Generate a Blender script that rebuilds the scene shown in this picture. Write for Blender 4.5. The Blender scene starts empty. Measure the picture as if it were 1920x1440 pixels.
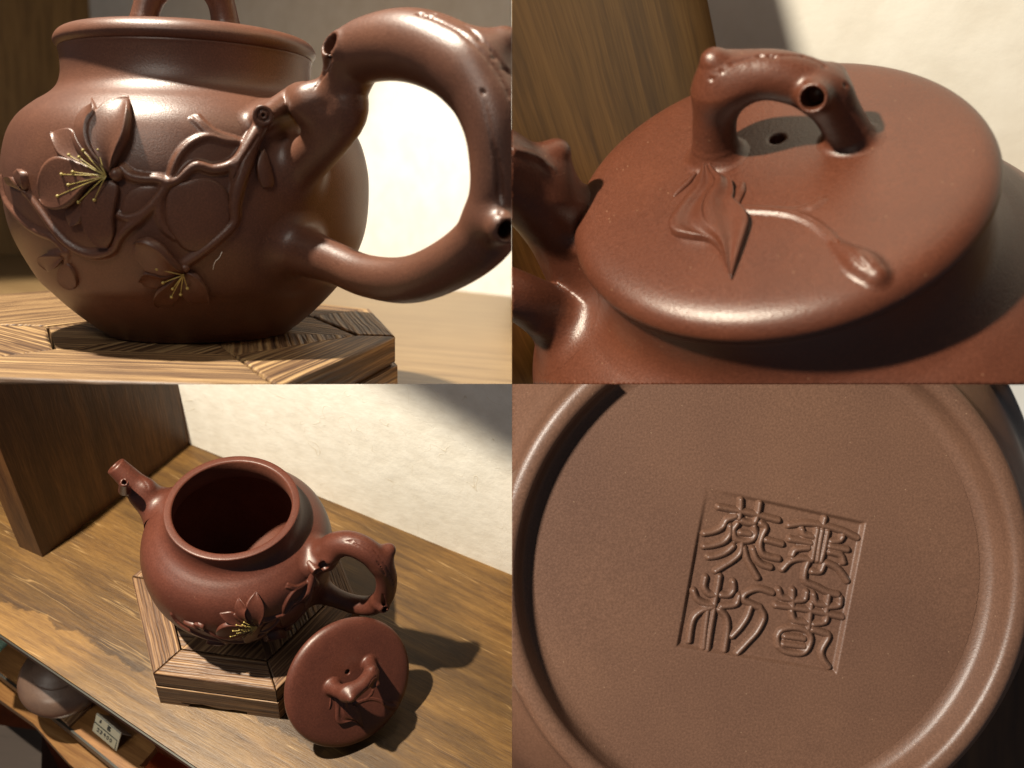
import bpy, bmesh, math, random
import numpy as np
from mathutils import Matrix, Vector

SC = bpy.context.scene
PI = math.pi
R_ = math.radians

# ------------------------------------------------------------------ camera, world, exposure
F = 1800.0                                   # focal length in pixels of the 1920 x 1440 photograph
cam_d = bpy.data.cameras.new('camera')
cam = bpy.data.objects.new('camera', cam_d)
SC.collection.objects.link(cam)
cam.location = (0, 0, 0)
cam.rotation_euler = (PI / 2, 0, 0)
cam_d.sensor_width = 36.0
cam_d.lens = 36.0 * F / 1920.0
cam_d.clip_start = 0.01
cam_d.clip_end = 100.0
cam_d.dof.use_dof = True
cam_d.dof.focus_distance = 0.93
cam_d.dof.aperture_fstop = 4.0
SC.camera = cam

W = bpy.data.worlds.new('World')
SC.world = W
W.use_nodes = True
bg = W.node_tree.nodes['Background']
bg.inputs[0].default_value = (0.85, 0.90, 1.0, 1)
bg.inputs[1].default_value = 0.085
SC.view_settings.view_transform = 'Standard'
SC.view_settings.look = 'None'
SC.view_settings.exposure = 0.0
SC.view_settings.gamma = 1.0
SC.cycles.max_bounces = 6
SC.cycles.use_denoising = True

# ------------------------------------------------------------------ the four displays
# Each of the four views stands in a quarter of its own (left/right of x = 0, above/below z = 0),
# built in a frame of its own: unit = radius of the teapot's belly, z up, origin under the teapot.
def rotvec(w):
    w = np.array(w, float); a = np.linalg.norm(w) + 1e-12; k = w / a
    K = np.array([[0, -k[2], k[1]], [k[2], 0, -k[0]], [-k[1], k[0], 0]])
    return np.eye(3) + math.sin(a) * K + (1 - math.cos(a)) * K @ K

class Bay:
    def __init__(self, name, w, ox, oy, s, sx, sz):
        self.name = name; self.s = s; self.sx = sx; self.sz = sz
        self.R = rotvec(w); self.o = np.array([(ox - 960) / F, 1.0, (720 - oy) / F])
        M = np.eye(4); M[:3, :3] = self.R * s; M[:3, 3] = self.o
        self.M = Matrix(M.tolist())
        self.col = bpy.data.collections.new(name); SC.collection.children.link(self.col)
    def ray(self, px, py, rz=0.0):           # sight line of a measured point, in bay units (turned by rz)
        d = self.R.T @ np.array([(px - 960) / F, 1.0, (720 - py) / F]) / self.s
        o = self.R.T @ (-self.o) / self.s
        c, s_ = math.cos(-rz), math.sin(-rz)
        Z = np.array([[c, -s_, 0], [s_, c, 0], [0, 0, 1]])
        return Z @ o, Z @ d
    def plane(self, px, py, z=0.0, n=(0, 0, 1), rz=0.0, at=None):
        o, d = self.ray(px, py, rz); n = np.array(n, float)
        k = z if at is None else float(np.dot(n, at))
        return o + d * ((k - o @ n) / (d @ n))

TL = Bay('side_view_display', (.1934, .0212, .0031), 376.3, 617.9, .1744, -1, 1)
TR = Bay('lid_view_display', (.7854, -.3516, -.0312), 1537.3, 875.0, .2287, 1, 1)
BL = Bay('open_teapot_display', (.7646, .1171, .0004), 460.3, 1109.0, .0912, -1, -1)
BR = Bay('base_view_display', (0.03, 0, 0.02), 1434.0, 1085.0, .597, 1, -1)

# ------------------------------------------------------------------ lamps (each display has its own)
def lamp(bay, loc, tgt, power, size, col, kind='SPOT', cone=70, blend=.3, rz=0):
    l = bpy.data.lights.new('spot_lamp' if kind == 'SPOT' else 'soft_lamp', kind)
    l.energy = power; l.color = col
    if kind == 'SPOT':
        l.shadow_soft_size = size; l.spot_size = R_(cone); l.spot_blend = blend
    else:
        l.shape = 'DISK'; l.size = size
    o = bpy.data.objects.new('spot_lamp' if kind == 'SPOT' else 'soft_lamp', l)
    a = bay.M @ Vector(loc); b = bay.M @ Vector(tgt)
    o.location = a; o.rotation_euler = (b - a).to_track_quat('-Z', 'Y').to_euler()
    SC.collection.objects.link(o)
    o.light_linking.receiver_collection = bay.col
    o.light_linking.blocker_collection = bay.col
    return o
WARM = (1.0, .90, .74); COOL = (.82, .90, 1.0)
WHITE = (1, .93, .82); GOLD = (1, .88, .69)
CONE_BL = ((-8.29, -13.92, 0), 141.8)
LTL = (-3.6, -.8, 11.5)
lamp(TL, LTL, (.6, .5, .4), 540, .05, (1, .91, .76), cone=78, blend=.25)
lamp(TL, (-2.0, -8.5, 7.0), (0, 0, .9), 9.0, .36, WHITE, 'AREA')
lamp(TR, (-3.7, -.9, 10.5), (0, 0, 1.2), 790, .05, GOLD, cone=76)
lamp(TR, (-1.5, -8, 7.0), (0, 0, 1.6), 3.4, .6, GOLD, 'AREA')  # added soft fill from the viewer's side, lifts the shaded wall
LBL = (-4.0, -1.1, 12.5)
lamp(BL, LBL, CONE_BL[0], 172, .014, GOLD, cone=CONE_BL[1], blend=.012)
lamp(BL, (-7.5, -2.8, 8.0), (0, 0, 1.0), 1.5, .38, WHITE, 'AREA')
lamp(BL, (-3.6, -3.6, .8), (-2.0, -.6, -2.6), 1.7, .03, WARM, cone=46, blend=.6)  # added fill for the dim lower shelf and price card, source unseen
lamp(BR, (-3.5, -3.9, 1.9), (0, 0, 0), 960, .14, WHITE, cone=60)
lamp(BR, (.4, -3.0, 1.8), (0, 0, 0), .8, .6, WHITE, 'AREA')

# ------------------------------------------------------------------ object helpers
def tag(o, label=None, cat=None, group=None, kind=None):
    if label: o['label'] = label
    if cat: o['category'] = cat
    if group: o['group'] = group
    if kind: o['kind'] = kind
    return o

def cut(me, M, bay, fill=True):
    """Trim a mesh where its display ends against the next one."""
    co = np.empty(len(me.vertices) * 3, np.float32); me.vertices.foreach_get('co', co); co = co.reshape(-1, 3)
    A = np.array(M)
    wc = co @ A[:3, :3].T + A[:3, 3]
    todo = []
    if (wc[:, 0] * bay.sx).min() < 0: todo.append(Vector((-bay.sx, 0, 0)))
    if (wc[:, 2] * bay.sz).min() < 0: todo.append(Vector((0, 0, -bay.sz)))
    if not todo: return me
    bm = bmesh.new(); bm.from_mesh(me)
    Mi = M.inverted()
    for n in todo:
        pl = Mi @ Vector((0, 0, 0)); ln = (M.to_3x3().transposed() @ n).normalized()
        r = bmesh.ops.bisect_plane(bm, geom=bm.verts[:] + bm.edges[:] + bm.faces[:], dist=1e-6, plane_co=pl, plane_no=ln, clear_outer=True)
        if fill:
            ed = [e for e in r['geom_cut'] if isinstance(e, bmesh.types.BMEdge)]
            if ed:
                try:
                    f = bmesh.ops.triangle_fill(bm, edges=ed, use_beauty=True, use_dissolve=False)
                    for g in f['geom']:
                        if isinstance(g, bmesh.types.BMFace): g.smooth = False
                except Exception: pass
    bm.to_mesh(me); bm.free(); me.update()
    return me

def mesh(name, V, Fc, mat, smooth=True):
    me = bpy.data.meshes.new(name)
    V = np.asarray(V, np.float32)
    if isinstance(Fc, np.ndarray):
        n, k = Fc.shape
        me.vertices.add(len(V)); me.vertices.foreach_set('co', V.ravel())
        me.loops.add(n * k); me.loops.foreach_set('vertex_index', Fc.ravel().astype(np.int32))
        me.polygons.add(n); me.polygons.foreach_set('loop_start', np.arange(0, n * k, k, dtype=np.int32))
        me.update(calc_edges=True)
    else:
        me.from_pydata([tuple(map(float, v)) for v in V], [], [tuple(map(int, f)) for f in Fc])
    me.validate(); me.update()
    if smooth and len(me.polygons): me.polygons.foreach_set('use_smooth', np.ones(len(me.polygons), bool))
    if mat: me.materials.append(mat)
    return me

def thing(bay, name, label, cat, M=None, group=None):
    e = bpy.data.objects.new(name, None); e.empty_display_size = .01
    bay.col.objects.link(e)
    e.matrix_world = bay.M @ (M or Matrix.Identity(4))
    e['_w'] = 1; del e['_w']
    e_world[e.name] = (bay, bay.M @ (M or Matrix.Identity(4)))
    return tag(e, label, cat, group)
e_world = {}

def part(name, me, parent, label=None, kind=None, fill=True, M=None):
    bay, PM = e_world[parent.name]
    Mw = PM @ M if M is not None else PM
    n0 = me.users
    test = me if n0 == 0 else me.copy()
    cut(test, Mw, bay, fill)
    if len(test.polygons) == 0:
        return None
    o = bpy.data.objects.new(name, test); bay.col.objects.link(o); o.parent = parent
    if M is not None: o.matrix_local = M
    e_world[o.name] = (bay, Mw)
    return tag(o, label=label, kind=kind)

def solo(bay, name, me, label=None, cat=None, kind=None, M=None, fill=True, group=None):
    Mw = bay.M @ (M or Matrix.Identity(4))
    cut(me, Mw, bay, fill)
    o = bpy.data.objects.new(name, me); bay.col.objects.link(o); o.matrix_world = Mw
    e_world[o.name] = (bay, Mw)
    return tag(o, label, cat, group, kind)

# ------------------------------------------------------------------ materials
def nodes(name):
    m = bpy.data.materials.new(name); m.use_nodes = True
    nt = m.node_tree; b = nt.nodes['Principled BSDF']
    return m, nt, b
def N(nt, t, **kw):
    n = nt.nodes.new(t)
    for k, v in kw.items():
        if k in ('operation', 'blend_type', 'data_type', 'feature', 'distance', 'noise_dimensions', 'wave_type', 'bands_direction', 'clamp'):
            setattr(n, k, v)
        else: n.inputs[k].default_value = v
    return n
def ramp(nt, pts, src):
    r = nt.nodes.new('ShaderNodeValToRGB'); e = r.color_ramp.elements
    e[0].position = pts[0][0]; e[0].color = (*pts[0][1], 1)
    e[1].position = pts[-1][0]; e[1].color = (*pts[-1][1], 1)
    for p, c in pts[1:-1]:
        q = e.new(p); q.color = (*c, 1)
    nt.links.new(src, r.inputs[0]); return r
def texco(nt, scale=(1, 1, 1), rot=(0, 0, 0)):
    t = nt.nodes.new('ShaderNodeTexCoord'); mp = nt.nodes.new('ShaderNodeMapping')
    mp.inputs['Scale'].default_value = scale; mp.inputs['Rotation'].default_value = rot
    nt.links.new(t.outputs['Object'], mp.inputs[0]); return mp.outputs[0]

def clay(name, col, grain, rough=.38, bump=.25, speck=.5):
    """Fired purple clay: fine sandy grain, pale mica specks, satin sheen. grain = grains per unit."""
    m, nt, b = nodes(name); L = nt.links.new
    v = texco(nt)
    n1 = N(nt, 'ShaderNodeTexNoise', Scale=grain, Detail=3, Roughness=.65); L(v, n1.inputs['Vector'])
    n2 = N(nt, 'ShaderNodeTexNoise', Scale=2.2, Detail=4, Roughness=.6); L(v, n2.inputs['Vector'])
    vo = N(nt, 'ShaderNodeTexVoronoi', Scale=grain * .42, Randomness=1); L(v, vo.inputs['Vector'])
    c = ramp(nt, [(.30, tuple(x * .80 for x in col)), (.5, col), (.72, tuple(min(1, x * 1.28) for x in col))], n1.outputs['Fac'])
    mx = N(nt, 'ShaderNodeMix', data_type='RGBA', blend_type='MULTIPLY'); mx.inputs[0].default_value = .8
    tone = ramp(nt, [(.3, (.80, .74, .74)), (.7, (1.2, 1.14, 1.06))], n2.outputs['Fac'])
    L(c.outputs[0], mx.inputs[6]); L(tone.outputs[0], mx.inputs[7])
    # sparse pale specks: tiny voronoi cores on a random few cells
    cr = N(nt, 'ShaderNodeSeparateColor'); L(vo.outputs['Color'], cr.inputs[0])
    few = N(nt, 'ShaderNodeMath', operation='GREATER_THAN'); L(cr.outputs[0], few.inputs[0]); few.inputs[1].default_value = .955
    core = N(nt, 'ShaderNodeMath', operation='LESS_THAN'); L(vo.outputs['Distance'], core.inputs[0]); core.inputs[1].default_value = .13
    sp = N(nt, 'ShaderNodeMath', operation='MULTIPLY'); L(few.outputs[0], sp.inputs[0]); L(core.outputs[0], sp.inputs[1])
    sp2 = N(nt, 'ShaderNodeMath', operation='MULTIPLY'); L(sp.outputs[0], sp2.inputs[0]); sp2.inputs[1].default_value = speck
    m2 = N(nt, 'ShaderNodeMix', data_type='RGBA'); L(sp2.outputs[0], m2.inputs[0]); L(mx.outputs[2], m2.inputs[6]); m2.inputs[7].default_value = (.62, .42, .26, 1)
    L(m2.outputs[2], b.inputs['Base Color'])
    rr = N(nt, 'ShaderNodeMapRange'); L(n1.outputs['Fac'], rr.inputs[0])
    rr.inputs['To Min'].default_value = rough - .07; rr.inputs['To Max'].default_value = rough + .10
    L(rr.outputs[0], b.inputs['Roughness'])
    bp = N(nt, 'ShaderNodeBump', Strength=bump, Distance=.004); L(n1.outputs['Fac'], bp.inputs['Height'])
    L(bp.outputs[0], b.inputs['Normal'])
    b.inputs['Specular IOR Level'].default_value = .48
    return m

CL = (.125, .054, .031)
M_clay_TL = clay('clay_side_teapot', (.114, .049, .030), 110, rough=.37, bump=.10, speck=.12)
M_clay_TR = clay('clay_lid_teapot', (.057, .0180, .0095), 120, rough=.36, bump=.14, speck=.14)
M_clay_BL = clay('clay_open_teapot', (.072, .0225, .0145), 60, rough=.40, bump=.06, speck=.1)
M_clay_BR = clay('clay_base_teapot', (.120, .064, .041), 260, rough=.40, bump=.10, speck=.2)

M_inside = clay('clay_inside', (.10, .036, .024), 60, rough=.6, bump=.08, speck=0)
M_inside.node_tree.nodes['Principled BSDF'].inputs['Specular IOR Level'].default_value = .15

def plain(name, col, rough=.5, metal=0.0, spec=.5, bump=None, var=0.0):
    m, nt, b = nodes(name); L = nt.links.new
    b.inputs['Base Color'].default_value = (*col, 1); b.inputs['Roughness'].default_value = rough
    b.inputs['Metallic'].default_value = metal; b.inputs['Specular IOR Level'].default_value = spec
    if bump or var:
        v = texco(nt); n1 = N(nt, 'ShaderNodeTexNoise', Scale=(bump or (8, 0))[0], Detail=5, Roughness=.6); L(v, n1.inputs['Vector'])
        if var:
            c = ramp(nt, [(.3, tuple(x * (1 - var) for x in col)), (.7, tuple(min(1, x * (1 + var)) for x in col))], n1.outputs['Fac'])
            L(c.outputs[0], b.inputs['Base Color'])
        if bump:
            bp = N(nt, 'ShaderNodeBump', Strength=bump[1], Distance=.01); L(n1.outputs['Fac'], bp.inputs['Height']); L(bp.outputs[0], b.inputs['Normal'])
    return m
M_gold = plain('gold_paint', (.44, .34, .10), .42, 0, .5)
M_paint2 = plain('olive_paint', (.40, .36, .10), .45)

def wood(name, ang, cols, scale=1.0, rough=.45, stripe=0.0, contrast=1.0, bump=.2, blotch=None, z_axis=False, sc2=1.0, wav=.05, fibres=0.0, zone=None):
    """Board wood; grain runs along the direction ang (radians) in the object's xy plane."""
    m, nt, b = nodes(name); L = nt.links.new
    t = nt.nodes.new('ShaderNodeTexCoord')
    mp0 = nt.nodes.new('ShaderNodeMapping'); mp0.inputs['Rotation'].default_value = (0, 0, -ang) if not z_axis else (0, PI / 2, 0)
    L(t.outputs['Object'], mp0.inputs[0])
    # waviness
    nw = N(nt, 'ShaderNodeTexNoise', Scale=1.6 * scale, Detail=2); L(mp0.outputs[0], nw.inputs['Vector'])
    sub = N(nt, 'ShaderNodeVectorMath', operation='SUBTRACT'); L(nw.outputs['Color'], sub.inputs[0]); sub.inputs[1].default_value = (.5, .5, .5)
    sc = N(nt, 'ShaderNodeVectorMath', operation='MULTIPLY'); L(sub.outputs[0], sc.inputs[0]); sc.inputs[1].default_value = (0, wav / scale, wav / scale)
    ad = N(nt, 'ShaderNodeVectorMath', operation='ADD'); L(mp0.outputs[0], ad.inputs[0]); L(sc.outputs[0], ad.inputs[1])
    mp = nt.nodes.new('ShaderNodeMapping'); mp.inputs['Scale'].default_value = (.55 * scale, 9 * scale, 9 * scale); L(ad.outputs[0], mp.inputs[0])
    g1 = N(nt, 'ShaderNodeTexNoise', Scale=1.0, Detail=4, Roughness=.6); L(mp.outputs[0], g1.inputs['Vector'])
    mp2 = nt.nodes.new('ShaderNodeMapping'); mp2.inputs['Scale'].default_value = (3.2 * scale * sc2, 60 * scale * sc2, 60 * scale * sc2); L(ad.outputs[0], mp2.inputs[0])
    g2 = N(nt, 'ShaderNodeTexNoise', Scale=1.0, Detail=3, Roughness=.7); L(mp2.outputs[0], g2.inputs['Vector'])
    mixf = N(nt, 'ShaderNodeMix', data_type='FLOAT'); mixf.inputs[0].default_value = .42
    L(g1.outputs['Fac'], mixf.inputs[2]); L(g2.outputs['Fac'], mixf.inputs[3])
    src = mixf.outputs[0]
    if stripe:
        mp3 = nt.nodes.new('ShaderNodeMapping'); mp3.inputs['Scale'].default_value = (.35 * scale, stripe, stripe); L(ad.outputs[0], mp3.inputs[0])
        g3 = N(nt, 'ShaderNodeTexNoise', Scale=1.0, Detail=2, Roughness=.5); L(mp3.outputs[0], g3.inputs['Vector'])
        mf = N(nt, 'ShaderNodeMix', data_type='FLOAT'); mf.inputs[0].default_value = .62
        L(src, mf.inputs[2]); L(g3.outputs['Fac'], mf.inputs[3]); src = mf.outputs[0]
    w = .5 - .5 * .30 * 1.0 / contrast
    w = .16 / contrast
    c = ramp(nt, [(.5 - w, cols[0]), (.5 - w * .25, cols[1]), (.5 + w * .35, cols[2]), (.5 + w, cols[3])], src)
    out = c.outputs[0]
    if blotch:
        nb = N(nt, 'ShaderNodeTexNoise', Scale=blotch[0], Detail=5, Roughness=.62); 
        mb = nt.nodes.new('ShaderNodeMapping'); mb.inputs['Scale'].default_value = (.5, 1.6, 1); L(ad.outputs[0], mb.inputs[0]); L(mb.outputs[0], nb.inputs['Vector'])
        rb = ramp(nt, [(.42, (blotch[1],) * 3), (.58, (1, 1, 1))], nb.outputs['Fac'])
        mx = N(nt, 'ShaderNodeMix', data_type='RGBA', blend_type='MULTIPLY'); mx.inputs[0].default_value = 1
        L(out, mx.inputs[6]); L(rb.outputs[0], mx.inputs[7]); out = mx.outputs[2]
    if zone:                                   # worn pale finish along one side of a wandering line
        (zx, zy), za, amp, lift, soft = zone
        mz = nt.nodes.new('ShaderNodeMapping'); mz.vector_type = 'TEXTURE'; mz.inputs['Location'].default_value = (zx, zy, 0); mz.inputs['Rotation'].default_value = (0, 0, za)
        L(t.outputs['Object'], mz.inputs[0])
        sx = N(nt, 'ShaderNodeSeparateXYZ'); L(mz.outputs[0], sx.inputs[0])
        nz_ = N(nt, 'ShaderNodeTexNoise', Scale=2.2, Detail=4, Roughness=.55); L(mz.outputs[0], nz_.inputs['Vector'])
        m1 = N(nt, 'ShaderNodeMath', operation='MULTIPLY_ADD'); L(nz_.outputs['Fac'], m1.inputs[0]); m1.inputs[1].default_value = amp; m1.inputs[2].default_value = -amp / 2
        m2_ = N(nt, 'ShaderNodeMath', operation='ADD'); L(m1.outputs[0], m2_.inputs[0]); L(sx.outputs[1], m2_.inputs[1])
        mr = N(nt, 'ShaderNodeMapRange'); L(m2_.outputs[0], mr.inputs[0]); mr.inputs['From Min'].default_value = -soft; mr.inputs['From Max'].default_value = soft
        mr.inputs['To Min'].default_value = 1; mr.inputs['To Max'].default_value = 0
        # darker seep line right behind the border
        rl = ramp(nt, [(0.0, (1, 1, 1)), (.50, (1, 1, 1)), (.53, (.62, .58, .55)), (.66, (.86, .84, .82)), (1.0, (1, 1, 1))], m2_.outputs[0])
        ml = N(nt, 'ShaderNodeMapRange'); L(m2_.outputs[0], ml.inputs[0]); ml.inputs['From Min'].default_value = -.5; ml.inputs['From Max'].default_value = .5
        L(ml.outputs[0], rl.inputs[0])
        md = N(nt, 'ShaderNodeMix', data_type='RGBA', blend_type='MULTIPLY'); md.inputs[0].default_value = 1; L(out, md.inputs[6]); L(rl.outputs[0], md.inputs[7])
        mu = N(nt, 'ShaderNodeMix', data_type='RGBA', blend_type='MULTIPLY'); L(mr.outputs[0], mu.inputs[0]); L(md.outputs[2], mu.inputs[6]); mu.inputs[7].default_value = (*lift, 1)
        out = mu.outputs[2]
    if fibres:                                 # thin pale lines where the boards are joined and scratched along the grain
        mf2 = nt.nodes.new('ShaderNodeMapping'); mf2.inputs['Scale'].default_value = (.10 * scale, 3.2 * scale, 3.2 * scale); L(ad.outputs[0], mf2.inputs[0])
        nf = N(nt, 'ShaderNodeTexNoise', Scale=1.0, Detail=2, Roughness=.6); L(mf2.outputs[0], nf.inputs['Vector'])
        sf = N(nt, 'ShaderNodeMath', operation='SUBTRACT'); L(nf.outputs['Fac'], sf.inputs[0]); sf.inputs[1].default_value = .5
        af = N(nt, 'ShaderNodeMath', operation='ABSOLUTE'); L(sf.outputs[0], af.inputs[0])
        rf_ = ramp(nt, [(0, (fibres,) * 3), (.007, (0, 0, 0))], af.outputs[0])
        mm = N(nt, 'ShaderNodeTexNoise', Scale=1.5 * scale, Detail=1); L(mp0.outputs[0], mm.inputs['Vector'])
        rm_ = ramp(nt, [(.44, (0, 0, 0)), (.56, (1, 1, 1))], mm.outputs['Fac'])
        mk_ = N(nt, 'ShaderNodeMath', operation='MULTIPLY'); L(rf_.outputs[0], mk_.inputs[0]); L(rm_.outputs[0], mk_.inputs[1])
        mxf = N(nt, 'ShaderNodeMix', data_type='RGBA'); L(mk_.outputs[0], mxf.inputs[0]); L(out, mxf.inputs[6]); mxf.inputs[7].default_value = (.72, .48, .22, 1); out = mxf.outputs[2]
    L(out, b.inputs['Base Color'])
    b.inputs['Roughness'].default_value = rough
    bp = N(nt, 'ShaderNodeBump', Strength=bump, Distance=.01); L(src, bp.inputs['Height']); L(bp.outputs[0], b.inputs['Normal'])
    m['out'] = 0
    return m

# ------------------------------------------------------------------ signed distance modelling
def smin(a, b, k):
    h = np.maximum(k - np.abs(a - b), 0) / k
    return np.minimum(a, b) - h * h * k * .25
def smax(a, b, k): return -smin(-a, -b, k)

def chain(P, pts, rad):
    """Distance to a bent rod whose radius changes from point to point."""
    d = None
    pts = np.asarray(pts, np.float32); rad = np.broadcast_to(np.asarray(rad, np.float32), (len(pts),))
    if len(pts) == 1:
        return np.linalg.norm(P - pts[0], axis=1) - rad[0]
    for i in range(len(pts) - 1):
        a, b = pts[i], pts[i + 1]; ab = b - a; L2 = float(ab @ ab) + 1e-12
        pa = P - a
        t = np.clip(pa @ ab / L2, 0, 1)
        q = pa - t[:, None] * ab
        e = np.sqrt(np.einsum('ij,ij->i', q, q)) - (rad[i] + (rad[i + 1] - rad[i]) * t)
        d = e if d is None else np.minimum(d, e)
    return d

def spline(pts, n=6):
    """Catmull-Rom through points (any dimension)."""
    P = np.asarray(pts, float); P = np.vstack([2 * P[0] - P[1], P, 2 * P[-1] - P[-2]])
    out = []
    for i in range(1, len(P) - 2):
        for t in np.linspace(0, 1, n, endpoint=False):
            a, b, c, d = P[i - 1], P[i], P[i + 1], P[i + 2]
            out.append(.5 * ((2 * b) + (-a + c) * t + (2 * a - 5 * b + 4 * c - d) * t * t + (-a + 3 * b - 3 * c + d) * t ** 3))
    out.append(P[-2]); return np.array(out)

def nets(f, lo, hi, h):
    """Surface nets over f = 0, evaluated only in blocks the surface passes through."""
    B = 8; lo = np.array(lo, float); hi = np.array(hi, float)
    nb = np.maximum(1, np.ceil((hi - lo) / (h * B)).astype(int))
    g = np.stack(np.meshgrid(*[np.arange(k) for k in nb], indexing='ij'), -1).reshape(-1, 3)
    cen = (lo + (g + .5) * h * B).astype(np.float32)
    keep = np.abs(f(cen)) < h * B * .87 * 1.6
    g = g[keep]
    o = np.stack(np.meshgrid(*[np.arange(B + 1)] * 3, indexing='ij'), -1).reshape(-1, 3)
    dims = nb * B + 2
    VV, KK, QQ = [], [], []
    key = lambda c: (c[..., 0] * dims[1] + c[..., 1]) * dims[2] + c[..., 2]
    for s in range(0, len(g), 500):
        gb = g[s:s + 500]; base = gb * B
        idx = base[:, None, :] + o[None]
        val = f((lo + idx.reshape(-1, 3) * h).astype(np.float32)).reshape(len(gb), B + 1, B + 1, B + 1)
        ins = val < 0
        cs = ins[:, :-1, :-1, :-1].astype(int)
        tot = np.zeros_like(cs)
        for a in (0, 1):
            for b in (0, 1):
                for c in (0, 1):
                    tot += ins[:, a:B + a, b:B + b, c:B + c]
        act = (tot > 0) & (tot < 8)
        bi, i, j, k = np.nonzero(act)
        acc = np.zeros((len(bi), 3)); cnt = np.zeros(len(bi))
        corners = [(a, b, c) for a in (0, 1) for b in (0, 1) for c in (0, 1)]
        for a in range(8):
            for b in range(a + 1, 8):
                ca, cb = corners[a], corners[b]
                if sum(abs(x - y) for x, y in zip(ca, cb)) != 1: continue
                va = val[bi, i + ca[0], j + ca[1], k + ca[2]]; vb = val[bi, i + cb[0], j + cb[1], k + cb[2]]
                m = (va < 0) != (vb < 0)
                t = np.where(m, va / np.where(m, va - vb, 1), 0)
                p = np.array(ca)[None] + t[:, None] * (np.array(cb) - np.array(ca))[None]
                acc[m] += p[m]; cnt[m] += 1
        cell = base[bi] + np.stack([i, j, k], 1)
        VV.append(lo + (cell + acc / cnt[:, None]) * h); KK.append(key(cell))
        for ax in range(3):
            u, v = (ax + 1) % 3, (ax + 2) % 3
            sl0 = [slice(None)] + [slice(0, B)] * 3; sl1 = list(sl0); sl1[ax + 1] = slice(1, B + 1)
            A = ins[tuple(sl0)]; C = ins[tuple(sl1)]
            bi, i, j, k = np.nonzero(A != C)
            e = base[bi] + np.stack([i, j, k], 1); fl = A[bi, i, j, k]
            du = np.zeros(3, int); du[u] = 1; dv = np.zeros(3, int); dv[v] = 1
            q = np.stack([e - du - dv, e - dv, e, e - du], 1)
            ok = (q >= 0).all((1, 2)); q = q[ok]; fl = fl[ok]
            qk = key(q); qk[~fl] = qk[~fl][:, ::-1]
            QQ.append(qk)
    V = np.concatenate(VV); K = np.concatenate(KK); Q = np.concatenate(QQ)
    ordr = np.argsort(K); K = K[ordr]; V = V[ordr]
    pos = np.clip(np.searchsorted(K, Q), 0, len(K) - 1)
    Q = pos[(K[pos] == Q).all(1)]
    e = h * .35
    for _ in range(2):                        # settle the vertices exactly on the surface
        v32 = V.astype(np.float32); f0 = f(v32)
        G = np.stack([(f(v32 + np.eye(3, dtype=np.float32)[a] * e) - f0) / e for a in range(3)], 1)
        g2 = np.maximum((G ** 2).sum(1), .15)
        V = V - np.clip(f0 / g2, -h, h)[:, None] * G
    return V, Q

def skirt(V, Q, fbase, eps):
    """Keep only the faces that stand proud of the thing they grow from."""
    d = fbase(V.astype(np.float32))
    Q = Q[(d[Q] > eps).all(1)]
    u, inv = np.unique(Q, return_inverse=True)
    return V[u], inv.reshape(Q.shape)

def trace(f, o, d, t0, t1):
    t = t0
    for _ in range(160):
        p = (o + d * t).astype(np.float32)
        e = float(f(p[None])[0])
        if e < .0004: return np.array(p, float)
        t += e / np.linalg.norm(d) * .8
        if t > t1: break
    return None

# ------------------------------------------------------------------ lathe
def lathe(prof, n=192, close=False, a0=0.0):
    P = np.asarray(prof, float); m = len(P); t = np.arange(n) * 2 * PI / n
    V = np.stack([np.outer(P[:, 0], np.cos(t)), np.outer(P[:, 0], np.sin(t)), np.repeat(P[:, 1:2], n, 1)], -1).reshape(-1, 3)
    i = np.arange(m - 1)[:, None] * n; j = np.arange(n)[None]; j2 = (j + 1) % n
    Fq = np.stack([i + j, i + j2, i + n + j2, i + n + j], -1).reshape(-1, 4)
    return V, Fq

OUT = [(.50, 0), (.522, -.003), (.545, .018), (.60, .06), (.70, .15), (.79, .245), (.86, .33), (.955, .53), (.99, .68), (1.0, .85), (.99, .97), (.955, 1.10), (.90, 1.19), (.82, 1.26), (.745, 1.31), (.70, 1.355), (.678, 1.41), (.672, 1.47), (.676, 1.53), (.681, 1.552)]
IN = [(.678, 1.562), (.665, 1.567), (.620, 1.567), (.604, 1.560), (.597, 1.54), (.594, 1.45), (.61, 1.36), (.66, 1.24), (.78, 1.13), (.88, 1.0), (.92, .85), (.925, .70), (.90, .52), (.83, .35), (.70, .2), (.5, .12), (.25, .10), (0.0005, .095)]
FOOT = [(0.0005, .055), (.30, .055), (.43, .052), (.46, .035), (.472, .008)]
oo = spline(OUT, 20)
BODY = np.vstack([spline(FOOT, 3), oo, spline(IN, 4)])

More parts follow.
